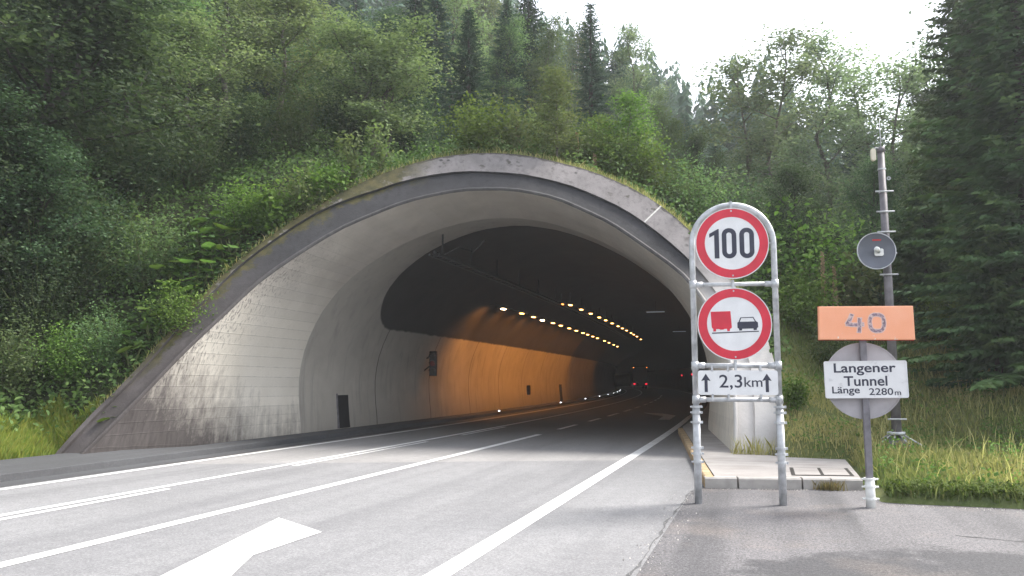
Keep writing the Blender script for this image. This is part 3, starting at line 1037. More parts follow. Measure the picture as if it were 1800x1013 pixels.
# ================================================================== SIGNS AND MAST
def text_mesh(body, size, bold=0.0):
    cu = bpy.data.curves.new('lettering', 'FONT')
    cu.body = body
    cu.size = size
    cu.align_x = 'CENTER'
    cu.align_y = 'CENTER'
    cu.offset = bold
    cu.extrude = 0.0008
    cu.resolution_u = 6
    o = bpy.data.objects.new('lettering', cu)
    COL.objects.link(o)
    dg = bpy.context.evaluated_depsgraph_get()
    me = bpy.data.meshes.new_from_object(o.evaluated_get(dg))
    bpy.data.objects.remove(o, do_unlink=True)
    bpy.data.curves.remove(cu)
    return me
def lettering(body, parent, x, y, z, width, height, mat, bold=0.0):
    """text fitted to a width and cap height on a panel facing local -y."""
    me = text_mesh(body, 1.0, bold)
    co = np.array([v.co[:] for v in me.vertices])
    mn, mx = co.min(0), co.max(0)
    for v in me.vertices:
        fx = (v.co.x - (mn[0] + mx[0]) / 2) / (mx[0] - mn[0]) * width
        fz = (v.co.y - mn[1]) / (mx[1] - mn[1]) * height
        v.co = (fx, -v.co.z, fz - height / 2)
    me.materials.clear()
    me.materials.append(M[mat])
    o = bpy.data.objects.new('lettering', me)
    COL.objects.link(o)
    o.parent = parent
    o.location = (x, y, z)
    return o
def circle(cx, cz, r, n=56):
    return [(cx + r * math.cos(2 * math.pi * i / n), cz + r * math.sin(2 * math.pi * i / n)) for i in range(n)]
def stadium(cx, cz, hw, hh, r, n=8):
    pts = []
    for (sx, sz, a0_) in ((1, 1, 0), (-1, 1, 90), (-1, -1, 180), (1, -1, 270)):
        for i in range(n + 1):
            a = R(a0_ + 90 * i / n)
            pts.append((cx + sx * (hw - r) + r * math.cos(a), cz + sz * (hh - r) + r * math.sin(a)))
    return pts
SRZ = math.atan2(0.172, 0.985)

# frame of grey pipe
fr_ = empty('pipe_stand', (-0.828, 10.203, 0), SRZ)
tag(fr_, 'arched grey pipe stand with two legs carrying the round red-rimmed signs', 'sign stand')
arch = [(0, 0, 0.95), (0, 0, 3.2)]
arch += [(0.5 - 0.5 * math.cos(a), 0, 3.2 + 0.5 * math.sin(a)) for a in np.linspace(0.12, math.pi - 0.12, 22)]
arch += [(1.0, 0, 3.2), (1.0, 0, 0.95)]
MB().tube(arch, 0.037, 12).build('arch_pipe', 'galvanised', fr_, True)
for u in (0, 1.0):
    MB().tube([(u, 0, -0.02), (u, 0, 1.16)], 0.047, 12).build('leg', 'galvanised', fr_, True)
    for z in (1.10, 1.17, 0.98, 0.60, 0.67, 0.50):
        mb = MB().tube([(u, 0, z - 0.014), (u, 0, z + 0.014)], 0.057, 12)
        mb.box((u + 0.062, 0, z), (0.03, 0.03, 0.03))
        mb.box((u - 0.062, 0, z), (0.02, 0.02, 0.02))
        mb.build('clamp', 'galvanised', fr_)
for z, r in ((2.69, 0.027), (1.675, 0.032), (1.257, 0.027)):
    MB().tube([(0, 0, z), (1.0, 0, z)], r, 10).build('crossbar', 'galvanised', fr_, True)
    for u in (0, 1.0):
        MB().tube([(u, 0, z - 0.05), (u, 0, z + 0.05)], 0.046, 12).build('pipe_joint', 'galvanised', fr_, True)
        MB().tube([(u + (0.03 if u == 0 else -0.03), 0, z), (u + (0.12 if u == 0 else -0.12), 0, z)], r + 0.009, 10).build('pipe_joint', 'galvanised', fr_, True)
for (u, z0, z1) in ((0.49, 3.63, 3.74), (0.487, 2.64, 2.74), (0.487, 1.62, 1.75)):
    MB().box((u, -0.02, (z0 + z1) / 2), (0.03, 0.05, z1 - z0)).build('bracket', 'galvanised', fr_)
for u in (0.20, 0.39, 0.78):
    for z in (1.64, 1.285):
        MB().box((u, -0.025, z), (0.024, 0.06, 0.08)).build('bracket', 'galvanised', fr_)
MB().box((0.94, -0.03, 3.2), (0.06, 0.02, 0.012)).build('bracket', 'galvanised', fr_)

def round_sign(cz, label):
    t = empty('road_sign', fr_.matrix_basis @ Vector((0.489, -0.05, cz)), SRZ)
    t.location = Matrix.Translation((-0.828, 10.203, 0)) @ Matrix.Rotation(SRZ, 4, 'Z') @ Vector((0.488, -0.055, cz))
    tag(t, label, 'road sign')
    MB().prism(circle(0, 0, 0.445), 0.0, 0.012).build('sign_plate', 'sign_white', t)
    MB().ring(circle(0, 0, 0.438), circle(0, 0, 0.334), -0.003, -0.0005).build('red_ring', 'sign_red', t)
    MB().ring(circle(0, 0, 0.45), circle(0, 0, 0.442), -0.006, 0.016).build('rim', 'sign_white', t)
    for bz in (0.41, -0.41):
        MB().tube([(0, -0.003, bz), (0, -0.010, bz)], 0.011, 8).build('bolt', 'galvanised', t)
    return t
s1 = round_sign(3.203, 'round white speed limit sign reading 100 inside a red ring')
one = [(-0.276, 0.125), (-0.168, 0.185), (-0.158, 0.185), (-0.158, -0.19), (-0.216, -0.19), (-0.216, 0.108), (-0.276, 0.075)]
MB().prism(one, -0.003, -0.0005).build('digit', 'sign_black', s1)
for cx_ in (-0.034, 0.181):
    MB().ring(stadium(cx_, 0.0, 0.089, 0.192, 0.086), stadium(cx_, 0.0, 0.032, 0.137, 0.031), -0.003, -0.0005).build('digit', 'sign_black', s1)
s2 = round_sign(2.19, 'round red ringed no overtaking sign with red truck beside black car')
k = 0.001467
def pp(pts):
    return [((x - 375) * k, (322 - y) * k) for x, y in pts]
mb = MB().prism(pp([(180, 218), (344, 214), (352, 352), (345, 360), (336, 364), (334, 383), (313, 384), (312, 364), (292, 364), (282, 370), (258, 371), (246, 365), (222, 365), (221, 385), (198, 386), (198, 362), (190, 358), (186, 345)]), -0.003, -0.0005)
mb.build('truck_symbol', 'sign_red', s2)
mb = MB().prism(pp([(398, 312), (408, 305), (556, 303), (566, 312), (568, 350), (556, 362), (556, 374), (530, 376), (528, 362), (436, 364), (435, 378), (412, 379), (410, 364), (398, 356)]), -0.003, -0.0005)
mb.build('car_symbol', 'sign_black', s2)
mb = MB()
mb.ring(pp([(424, 268), (530, 264), (552, 304), (408, 306)]), pp([(431, 274), (525, 271), (542, 303), (418, 305)]), -0.003, -0.0005)
mb.build('car_symbol', 'sign_black', s2)
MB().prism(pp([(187, 395), (572, 382), (572, 390), (187, 404)]), -0.003, -0.0005).build('road_symbol', 'sign_black', s2)

t = empty('distance_plate')
t.location = Matrix.Translation((-0.828, 10.203, 0)) @ Matrix.Rotation(SRZ, 4, 'Z') @ Vector((0.505, -0.055, 1.466))
t.rotation_euler = (0, 0, SRZ)
tag(t, 'white plate reading 2,3 km between two black arrows pointing up', 'road sign')
MB().prism(stadium(0, 0, 0.478, 0.15, 0.03), 0.0, 0.01).build('sign_plate', 'sign_white', t)
lettering('2,3', t, -0.085, -0.001, 0.005, 0.275, 0.185, 'sign_black', 0.006)
lettering('km', t, 0.185, -0.001, 0.008, 0.215, 0.118, 'sign_black', 0.006)
for ux in (-0.385, 0.345):
    MB().prism([(ux + a, b_) for a, b_ in ((-0.016, -0.115), (0.022, -0.115), (0.022, 0.03), (0.058, 0.02), (0.002, 0.11), (-0.056, 0.02), (-0.016, 0.03))], -0.003, -0.0005).build('arrow_symbol', 'sign_black', t)

# post with the orange sign, the name plate and the back of a round sign
po = empty('sign_post', (1.144, 10.505, 0), SRZ)
tag(po, 'dark grey steel sign post on a pale sleeve under the orange sign', 'post')
MB().box((0, 0, 1.15), (0.078, 0.05, 1.75)).build('pole', 'dark_galvanised', po, bevel=0.008)
MB().tube([(0, 0, -0.02), (0, 0, 0.34)], 0.055, 12).build('sleeve', 'white_trim', po, True)
for z in (0.10, 0.24, 0.33):
    mb = MB().tube([(0, 0, z - 0.012), (0, 0, z + 0.012)], 0.066, 12)
    for sx in (-1, 1):
        mb.tube([(sx * 0.06, -0.01, z), (sx * 0.095, -0.01, z)], 0.012, 6)
    mb.build('flange', 'white_trim', po)
def on_post(name, u, dy, z):
    e = empty(name, (0, 0, 0), SRZ)
    e.location = Matrix.Translation((1.144, 10.505, 0)) @ Matrix.Rotation(SRZ, 4, 'Z') @ Vector((u, dy, z))
    return e
t = on_post('orange_sign', 0.018, -0.075, 2.18)
tag(t, 'faded orange box sign with a worn 40 on top of the post', 'sign')
mb = MB().prism([(-0.545, -0.195), (0.552, -0.205), (0.548, 0.2), (-0.535, 0.205)], -0.03, 0.045)
mb.build('sign_box', 'sign_orange', t, bevel=0.006)
MB().prism([(-0.541, -0.2), (0.56, -0.211), (0.555, 0.206), (-0.53, 0.211)], 0.047, 0.058).build('back_plate', 'red_print', t)
def digit_poly(pts, grow):
    c = np.mean(pts, axis=0)
    return pts
q = 0.00103
def pq(pts):
    return [((x - 508) * q, (232 - y) * q) for x, y in pts]
def thick_path(pts, wd, y0, y1, name, mat, jit=0.0):
    mb = MB()
    pts = [Vector((p[0], 0, p[1])) for p in pq(pts)]
    for a, b_ in zip(pts[:-1], pts[1:]):
        d = (b_ - a).normalized()
        nn = Vector((-d.z, 0, d.x)) * wd / 2
        a2, b2 = a - d * wd * 0.35, b_ + d * wd * 0.35
        mb.prism([(a2.x - nn.x, a2.z - nn.z), (b2.x - nn.x, b2.z - nn.z), (b2.x + nn.x, b2.z + nn.z), (a2.x + nn.x, a2.z + nn.z)], y0 - random.uniform(0, 0.0004), y1)
    return mb
four = [[(352, 140), (335, 178), (318, 208), (300, 238)], [(298, 243), (350, 250), (400, 253), (470, 250)], [(440, 185), (436, 250), (428, 330)]]
zero = [(630 + 78 * math.copysign(abs(math.cos(a)) ** 0.7, math.cos(a)), 232 - 95 * math.copysign(abs(math.sin(a)) ** 0.8, math.sin(a))) for a in np.linspace(0, 2 * math.pi, 29)]
mbe, mbd = MB(), MB()
for st in four:
    for src, wd, y0, tgt in ((st, 0.058, -0.0315, mbe), (st, 0.036, -0.0335, mbd)):
        tmp = thick_path(src, wd, y0, -0.0305, '', '')
        tgt.add(tmp.v, tmp.f)
mbe.build('digit_edge', 'worn_edge', t); mbd.build('digit', 'worn_digit', t)
tmp = thick_path(zero, 0.054, -0.0315, -0.0305, '', '')
MB().add(tmp.v, tmp.f).build('digit_edge', 'worn_edge', t)
tmp = thick_path(zero, 0.034, -0.0335, -0.0305, '', '')
MB().add(tmp.v, tmp.f).build('digit', 'worn_digit', t)

t = on_post('name_plate', -0.002, -0.062, 1.505)
t.rotation_euler = (0, R(-0.6), SRZ)
tag(t, 'stained white plate reading Langener Tunnel Länge 2280m', 'sign')
MB().prism(stadium(0, 0, 0.47, 0.218, 0.02), 0.0, 0.014).build('sign_plate', 'sign_dirty_white', t)
MB().ring(stadium(0, 0, 0.474, 0.222, 0.024), stadium(0, 0, 0.462, 0.210, 0.016), -0.006, 0.018).build('rim', 'sign_dirty_white', t)
qq = 0.94 / 775
def pz(y): return (760 - y) * qq
lettering('Langener', t, (510 - 517) * qq, -0.001, pz(659), 585 * qq, 122 * qq, 'sign_black', 0.018)
lettering('Tunnel', t, (512 - 517) * qq, -0.001, pz(775), 410 * qq, 98 * qq, 'sign_black', 0.018)
lettering('Länge', t, (322 - 517) * qq, -0.001, pz(872), 262 * qq, 90 * qq, 'sign_black', 0.016)
lettering('2280', t, (652 - 517) * qq, -0.001, pz(880), 226 * qq, 68 * qq, 'sign_black', 0.01)
lettering('m', t, (808 - 517) * qq, -0.001, pz(898), 58 * qq, 36 * qq, 'sign_black', 0.008)
t = on_post('round_sign', 0.0, 0.045, 1.49)
tag(t, 'bare grey back of a round sign behind the name plate', 'sign')
MB().prism(circle(0, 0, 0.455), 0.0, 0.012).build('sign_plate', 'sign_back', t)
MB().ring(circle(0, 0, 0.46), circle(0, 0, 0.448), -0.012, 0.0).build('rim', 'sign_back', t)
MB().box((0, -0.008, 0.2), (0.5, 0.016, 0.035)).build('rail', 'sign_back', t)

# radio mast
MX, MY = 2.149, 15.472
mz = verge_h(MX, MY) - 0.02
ma = empty('radio_mast', (MX, MY, 0), SRZ)
tag(ma, 'slim grey steel radio mast with cross rungs and a whip aerial', 'mast')
MB().tube([(0.012, 0, mz), (0, 0, 5.62)], [0.085, 0.062], 14).build('pole', 'mast_steel', ma, True)
MB().tube([(0, 0, 5.60), (0, 0, 5.70)], 0.072, 14).build('cap', 'mast_steel', ma, True)
MB().tube([(0.005, 0, 5.68), (0.003, 0, 6.22)], [0.009, 0.005], 6).build('whip_aerial', 'galvanised', ma, True)
MB().tube([(-0.05, -0.04, 5.68), (-0.1, -0.05, 5.69), (-0.15, -0.05, 5.62)], 0.012, 6).build('aerial_bracket', 'galvanised', ma)
MB().prism(stadium(-0.155, 5.55, 0.042, 0.115, 0.04), -0.10, -0.03).build('antenna_box', 'cream_plastic', ma, bevel=0.012)
for z in (4.87, 4.50, 4.13, 3.74, 3.36, 2.72, 0.82):
    zz = z
    r_ = 0.062 + (5.62 - z) * 0.0043
    mb = MB().tube([(-0.155, -r_ - 0.012, zz), (0.155, -r_ - 0.012, zz)], 0.015, 6)
    mb.tube([(0, 0, zz - 0.012), (0, 0, zz + 0.012)], r_ + 0.008, 14)
    mb.build('rung', 'galvanised', ma)
MB().tube([(0, 0, 5.28), (0, 0, 5.305)], 0.074, 14).build('band', 'galvanised', ma)
mb = MB()
mb.ring(circle(0.105, 5.12, 0.035, 16), circle(0.105, 5.12, 0.018, 16), -0.03, -0.01)
mb.build('cable_ring', 'galvanised', ma)
for sx, sy in ((-1, -0.6), (1, -0.6), (-0.45, -1.0), (0.35, -1.0), (0.9, 0.7), (-0.9, 0.7)):
    MB().tube([(sx * 0.09, sy * 0.09, 0.56), (sx * 0.42, sy * 0.32, mz - 0.02)], 0.013, 6).build('brace', 'galvanised', ma)
mb = MB()
vs = []
for (z, r_) in ((0.55, 0.10), (0.36, 0.22), (mz - 0.03, 0.36)):
    for i in range(10):
        a = 2 * math.pi * i / 10
        rr = r_ * (1 + 0.12 * math.sin(i * 2.4))
        vs.append((rr * math.cos(a), rr * math.sin(a) * 0.9, z))
mb.add(vs, [(r_ * 10 + i, r_ * 10 + (i + 1) % 10, (r_ + 1) * 10 + (i + 1) % 10, (r_ + 1) * 10 + i) for r_ in range(2) for i in range(10)])
mb.build('footing', 'mast_steel', ma)
MB().tube([(0, 0, 0.55), (0, 0, 0.60)], 0.15, 14).build('base_collar', 'galvanised', ma, True)
# dish
dl = Matrix.Translation((MX, MY, 0)) @ Matrix.Rotation(SRZ, 4, 'Z') @ Vector((-0.235, -0.22, 3.765))
di = empty('dish_antenna', dl, R(9))
tag(di, 'round grey dish antenna with white feed horn clamped to the mast', 'antenna')
mb = MB()
prof_d = [(0.0, 0.065), (0.1, 0.06), (0.2, 0.04), (0.28, 0.015), (0.318, -0.005), (0.325, -0.01), (0.325, 0.02), (0.22, 0.075), (0.0, 0.10)]
vs, fs = [], []
nd = 40
for (r_, y_) in prof_d:
    for i in range(nd):
        a = 2 * math.pi * i / nd
        vs.append((max(r_, 0.001) * math.cos(a), y_, max(r_, 0.001) * math.sin(a)))
for q_ in range(len(prof_d) - 1):
    for i in range(nd):
        fs.append((q_ * nd + i, q_ * nd + (i + 1) % nd, (q_ + 1) * nd + (i + 1) % nd, (q_ + 1) * nd + i))
mb.add(vs, fs).build('reflector', 'dish_grey', di, True)
MB().ring(circle(0, 0, 0.329, 48), circle(0, 0, 0.316, 48), -0.016, 0.012).build('rim', 'galvanised', di)
MB().prism(stadium(0.05, -0.02, 0.075, 0.065, 0.03), 0.015, 0.05).build('feed_mount', 'white_trim', di)
MB().tube([(0.045, 0.02, -0.012), (-0.02, -0.11, 0.012)], 0.03, 12).build('feed_horn', 'galvanised', di, True)
MB().tube([(-0.02, -0.105, 0.012), (-0.04, -0.16, 0.018)], [0.05, 0.038], 14).build('feed_cap', 'white_trim', di, True)
for i, wx in enumerate((-0.06, -0.035, -0.012, 0.012, 0.036, 0.062)):
    MB().box((wx + 0.02, 0.026, 0.2), (0.019, 0.004, 0.026), ry=R(8)).build('print_mark', 'red_print', di)
MB().tube([(0.06, 0.08, 0), (0.235, 0.2, 0)], 0.03, 8).build('dish_bracket', 'galvanised', di)

# ================================================================== TUNNEL FITTINGS
def lamp(x, y, z, mat, energy, label, group, rod=None, col=(1.0, 0.36, 0.05)):
    hd = math.atan2(-(y - 16) / 540.0, 1.0)
    t = empty('tunnel_lamp', W(x, y, z), -hd)
    tag(t, label, 'lamp', group)
    MB().box((0, 0, 0.07), (0.34, 0.75, 0.10)).build('housing', 'lamp_housing', t)
    MB().box((0, 0, 0.005), (0.13, 0.28, 0.03)).build('lens', mat, t)
    if rod:
        MB().tube([(0, 0, 0.1), (0, 0, rod)], 0.018, 6).build('hanger', 'lamp_housing', t)
    else:
        MB().tube([(0, 0, 0.1), (-0.55, 0, 0.2)], 0.025, 6).build('bracket', 'lamp_housing', t)
    if energy:
        ld = bpy.data.lights.new('lamp_light', 'AREA')
        ld.shape = 'RECTANGLE'
        ld.size = 0.26; ld.size_y = 0.6
        ld.energy = energy
        ld.spread = R(120)
        ld.color = col
        lo = bpy.data.objects.new('lamp_light', ld)
        COL.objects.link(lo)
        lo.parent = t
        lo.location = (0, 0, -0.04)
        lo.rotation_euler = (0, R(48) if not rod else 0, 0)
    return t
ORD = 'first second third fourth fifth sixth seventh eighth ninth tenth eleventh twelfth thirteenth fourteenth fifteenth sixteenth'.split()
LY = [30.1, 32.4, 34.4, 36.4, 38.4, 40.3, 42.6, 44.8, 47.1, 48.9, 51.1, 53.3, 57.2, 60.2, 63.9, 67.3]
for i, y in enumerate(LY):
    if i == 0:
        lamp(-9.68, y, 4.3, 'sodium_bright', 15, 'brightest yellow-white lamp, nearest the mouth, in the row by the left wall', 'lamps in the row by the left wall')
    elif i == 3:
        lamp(-9.6, y, 4.3, 'sodium_bright', 15, 'white-glowing lamp fourth from the mouth in the row by the left wall', 'lamps in the row by the left wall')
    else:
        lamp(-9.55 + 0.008 * i, y, 4.3, 'sodium', (13 if i < 8 else 9) if i < 12 else 3, ORD[i] + ' lamp from the mouth in the amber row by the left wall', 'lamps in the row by the left wall')
RY = [35.5, 38.0, 40.5, 43.1, 45.3, 47.9, 50.6, 52.8, 55.2, 58.3, 60.3, 63.1, 67.7]
lamp(-8.35, 35.0, 4.9, 'sodium_dim', 0, 'dull red lamp at the mouth end of the row under the vault', 'lamps in the row under the vault', 0.5)
for i, y in enumerate(RY):
    lamp(-8.05 + 0.05 * i, y, 4.9, 'sodium', 0.5, ORD[i + 1] + ' lamp from the mouth in the amber row hung under the vault', 'lamps in the row under the vault', 0.55)
for (x, y) in ((-4.6, 40.3), (-4.1, 57.3)):
    t = empty('tube_light', W(x, y, 4.9), 0)
    tag(t, 'faint bluish tube lamp on the dark right side of the vault' if y < 50 else 'fainter bluish tube lamp deeper on the right of the vault', 'lamp')
    MB().box((0, 0, 0), (0.9, 0.1, 0.05)).build('tube', 'tube_white', t)
    MB().box((0, 0, 0.055), (1.0, 0.14, 0.06)).build('housing', 'lamp_housing', t)
    MB().tube([(0, 0, 0.08), (0, 0, 0.55)], 0.012, 5).build('hanger', 'lamp_housing', t)

# cable tray hung from the vault
ct = empty('cable_tray', (0, 0, 0))
tag(ct, 'dark cable tray hanging on rods from the vault near the mouth', 'cable tray')
def tray_pt(y, dx=0, dz=0):
    return W(-8.5 + dx, y, 4.9 + dz)
ys_ = np.arange(19.9, 66, 2.0)
for dx in (-0.14, 0.14):
    MB().tube([tray_pt(y, dx) for y in ys_], 0.035, 6).build('tray_side', 'black_plastic', ct)
mb = MB()
for y in np.arange(20.1, 40, 0.45):
    mb.box(tray_pt(y), (0.28, 0.05, 0.03))
mb.build('tray_floor', 'black_plastic', ct, kind='stuff')
MB().tube([tray_pt(y, 0.02, 0.06) for y in ys_], 0.05, 6).build('cable', 'black_plastic', ct)
for y in (20.5, 22.9, 25.5, 28.3, 31.2, 34.4, 38, 42, 46, 50):
    MB().tube([tray_pt(y), tray_pt(y, 0, 0.72)], 0.028 if y < 24 else 0.022, 6).build('hanger', 'black_plastic', ct)
MB().tube([tray_pt(22.9, 0, 0.55), tray_pt(22.2, -0.3, 0.62)], 0.03, 6).build('brace', 'black_plastic', ct)
MB().tube([tray_pt(22.9, 0, 0.5), tray_pt(22.9, 0.25, 0.7), tray_pt(22.7, 0.5, 0.86)], 0.03, 6).build('brace', 'black_plastic', ct)
MB().tube([tray_pt(20.6, 0, 0.1), tray_pt(21.6, 0.1, 0.5)], 0.012, 5).build('brace', 'dark_galvanised', ct)

# signal on the left wall
ty = 26.85
t = empty('traffic_signal', (wall_x(ty, 2.0) + 0.33, ty, 2.09), R(4))
tag(t, 'black traffic signal with three lenses fixed to the left wall', 'traffic signal')
MB().box((0, 0.06, 0), (0.27, 0.14, 0.9)).build('signal_box', 'black_plastic', t, bevel=0.02)
for z, mt in ((0.27, 'rust_black'), (0.0, 'signal_red'), (-0.27, 'rust_black')):
    ln = MB().prism(circle(0, z, 0.095, 20), -0.02, -0.012).build('lens', mt, t)
    vs = []
    for yv in (-0.15, -0.01):
        for i in range(13):
            a = math.pi * i / 12
            vs.append((0.11 * math.cos(a), yv, z + 0.11 * math.sin(a)))
    MB().add(vs, [(i, i + 1, i + 14, i + 13) for i in range(12)]).build('visor', 'black_plastic', t)
MB().tube([(-0.1, 0.1, 0.3), (-0.42, 0.1, 0.1)], 0.025, 6).build('arm', 'black_plastic', t)
MB().tube([(-0.1, 0.1, -0.05), (-0.42, 0.1, -0.3)], 0.025, 6).build('arm', 'black_plastic', t)
yb_ = 42.05
t = empty('call_box', (wall_x(yb_, 0.95) + 0.06, yb_, 0.95))
tag(t, 'small dark call box on the orange-lit left wall', 'call box')
MB().box((0, 0, 0), (0.12, 0.34, 0.5)).build('case', 'rust_black', t, bevel=0.01)
MB().box((0.065, 0, 0.02), (0.012, 0.26, 0.36)).build('door', 'black_plastic', t)
t = empty('marker_post', (-10.95, 50.5 - 0.2, 0.12))
t.location = W(-11.05, 51.0, 0.12)
# kerb reflectors with an added glow, along the foot of the left wall
for i, y in enumerate((33.5, 47, 57, 66, 74, 82, 90, 98, 106)):
    g = empty('kerb_reflector', W(-10.86, y, 0.12))
    tag(g, ORD[i] + ' tiny white glowing reflector from the mouth on the left kerb', 'guide light', 'reflectors on the left kerb')
    MB().box((0, 0, 0.03), (0.10, 0.16, 0.06)).build('case', 'rust_black', g)
    MB().box((0, -0.085, 0.035), (0.07, 0.01, 0.035)).build('lens', 'reflector_glow', g)
bpy.data.objects.remove(t, do_unlink=True)

# truck deep in the tunnel
ty = 135.0
hd = math.atan2((ty - 16) / 540.0, 1.0)
tr = empty('truck', W(-6.9, ty, 0), hd)
tag(tr, 'distant dark truck with two red tail lights inside the tunnel', 'truck')
MB().box((0, 3.2, 2.3), (2.5, 6.4, 2.7)).build('cargo_box', 'truck_dark', tr, bevel=0.04)
MB().box((0, 3.5, 0.80), (0.9, 7.6, 0.3)).build('chassis', 'truck_dark', tr)
MB().box((0, 7.4, 1.7), (2.4, 1.7, 2.3)).build('cab', 'truck_dark', tr, bevel=0.1)
for sx in (-1.0, 1.0):
    for y in (1.3, 7.2):
        MB().tube([(sx - 0.15, y, 0.48), (sx + 0.15, y, 0.48)], 0.48, 20).build('wheel', 'tyre', tr)
    MB().box((sx * 0.98, -0.03, 0.82), (0.34, 0.05, 0.22)).build('tail_light', 'tail_red', tr)
    MB().box((sx * 1.1, -0.03, 3.55), (0.12, 0.04, 0.06)).build('marker_light', 'sodium_dim', tr)
MB().box((0, -0.02, 0.55), (2.3, 0.06, 0.14)).build('bumper', 'truck_dark', tr)
for (x, y, z, nm) in ((-3.6, 92, 2.0, 'tiny red warning light on the dark right wall deep inside'), (-3.3, 60, 1.9, 'tiny red light near the right wall nearer the mouth')):
    g = empty('warning_light', W(x, y, z))
    tag(g, nm, 'warning light')
    MB().box((0, 0.06, 0), (0.26, 0.10, 0.3)).build('case', 'rust_black', g)
    MB().tube([(0, 0.01, 0), (0, -0.01, 0)], 0.07, 12).build('lens', 'tail_red', g)

# ================================================================== VEGETATION
def path_eval(pts, t):
    f = t * (len(pts) - 1)
    i = min(int(f), len(pts) - 2)
    return pts[i] + (pts[i + 1] - pts[i]) * (f - i)

def make_broadleaf(seed, h, cw, base_f, nl, leaf, per, mat, bark, lean=0.0, clump=0.34, stems=1, r0=0.14, flat_=0.75):
    g = np.random.default_rng(seed)
    root = empty('tree')
    tb = MB()
    C = []
    for sidx in range(stems):
        ox, oy = (0, 0) if stems == 1 else (g.uniform(-0.5, 0.5), g.uniform(-0.5, 0.5))
        la = g.uniform(0, 6.28)
        ln = lean + (0.05 + 0.10 * g.random() if stems > 1 else 0)
        hh = h * (1 if sidx == 0 else g.uniform(0.72, 0.95))
        tp = []
        for i in range(9):
            t_ = i / 8
            tp.append(np.array([ox + math.cos(la) * ln * hh * t_ ** 1.3 + g.normal(0, 0.012 * h) * (i > 0), oy + math.sin(la) * ln * hh * t_ ** 1.3 + g.normal(0, 0.012 * h) * (i > 0), hh * t_ - 0.3 * (i == 0)]))
        tb.tube([Vector(p) for p in tp], [r0 * (1 - 0.88 * i / 8) / math.sqrt(stems) for i in range(9)], 7)
        n_l = max(5, int(nl / math.sqrt(stems)))
        for i in range(n_l):
            tt = (i + 0.5) / n_l
            t_ = base_f + (1 - base_f) * tt * 0.97
            p0 = path_eval(tp, t_)
            az = i * 2.4 + g.uniform(-0.5, 0.5)
            env = math.sin(math.pi * (0.16 + 0.80 * tt)) ** 0.8
            ln_ = cw * env * g.uniform(0.65, 1.15) / (stems ** 0.35)
            el = R(12 + 48 * tt + g.uniform(-12, 12))
            d = np.array([math.cos(az) * math.cos(el), math.sin(az) * math.cos(el), math.sin(el)])
            bp = [p0]
            for k_ in range(1, 5):
                d = unit((d + np.array([0, 0, 0.06]) + g.normal(0, 0.10, 3))[None])[0]
                bp.append(bp[-1] + d * ln_ / 4)
            tb.tube([Vector(p) for p in bp], [max(0.008, r0 * 0.38 * (1 - tt * 0.6) * (1 - 0.85 * k_ / 4)) for k_ in range(5)], 5, False)
            nsb = 5 + int(ln_ * 1.6)
            for s_ in range(nsb):
                q0 = path_eval(bp, 0.28 + 0.72 * (s_ + g.random()) / nsb)
                d2 = unit((d * 0.5 + g.normal(0, 0.6, 3) + np.array([0, 0, 0.15]))[None])[0]
                l2 = ln_ * g.uniform(0.2, 0.42)
                q1 = q0 + d2 * l2 * 0.5 + np.array([0, 0, 0.03])
                q2 = q0 + d2 * l2 + np.array([0, 0, -0.05 * l2])
                tb.tube([Vector(q0), Vector(q1), Vector(q2)], [0.014, 0.010, 0.005], 3, False)
                C += [q1, q2]
                if g.random() < 0.6:
                    C.append(q0 + (q1 - q0) * g.random() + g.normal(0, 0.18, 3))
    C = np.array(C)
    cl_t = g.uniform(0, 1, len(C))
    n = g.integers(int(per * 0.9), int(per * 2.3), len(C))
    idx = np.repeat(np.arange(len(C)), n)
    sz = clump * g.uniform(0.7, 1.35, len(C))[idx][:, None]
    off = g.normal(0, 1, (len(idx), 3)) * sz * np.array([1, 1, flat_ * 0.8])
    P_ = C[idx] + off
    cen = np.array([0, 0, h * (base_f + 1) / 2])
    nr = unit(g.normal(0, 0.75, (len(idx), 3)) + np.array([0, 0, 0.55]) + 0.45 * unit(P_ - cen))
    V, Q = leaves(P_, nr, leaf, 0.64, g)
    tint = np.clip(0.75 * cl_t[idx] + 0.25 * g.random(len(idx)), 0, 1)
    tb.build('trunk', bark, root, True)
    quads_object('crown', V, Q, mat, tint, root)
    return root

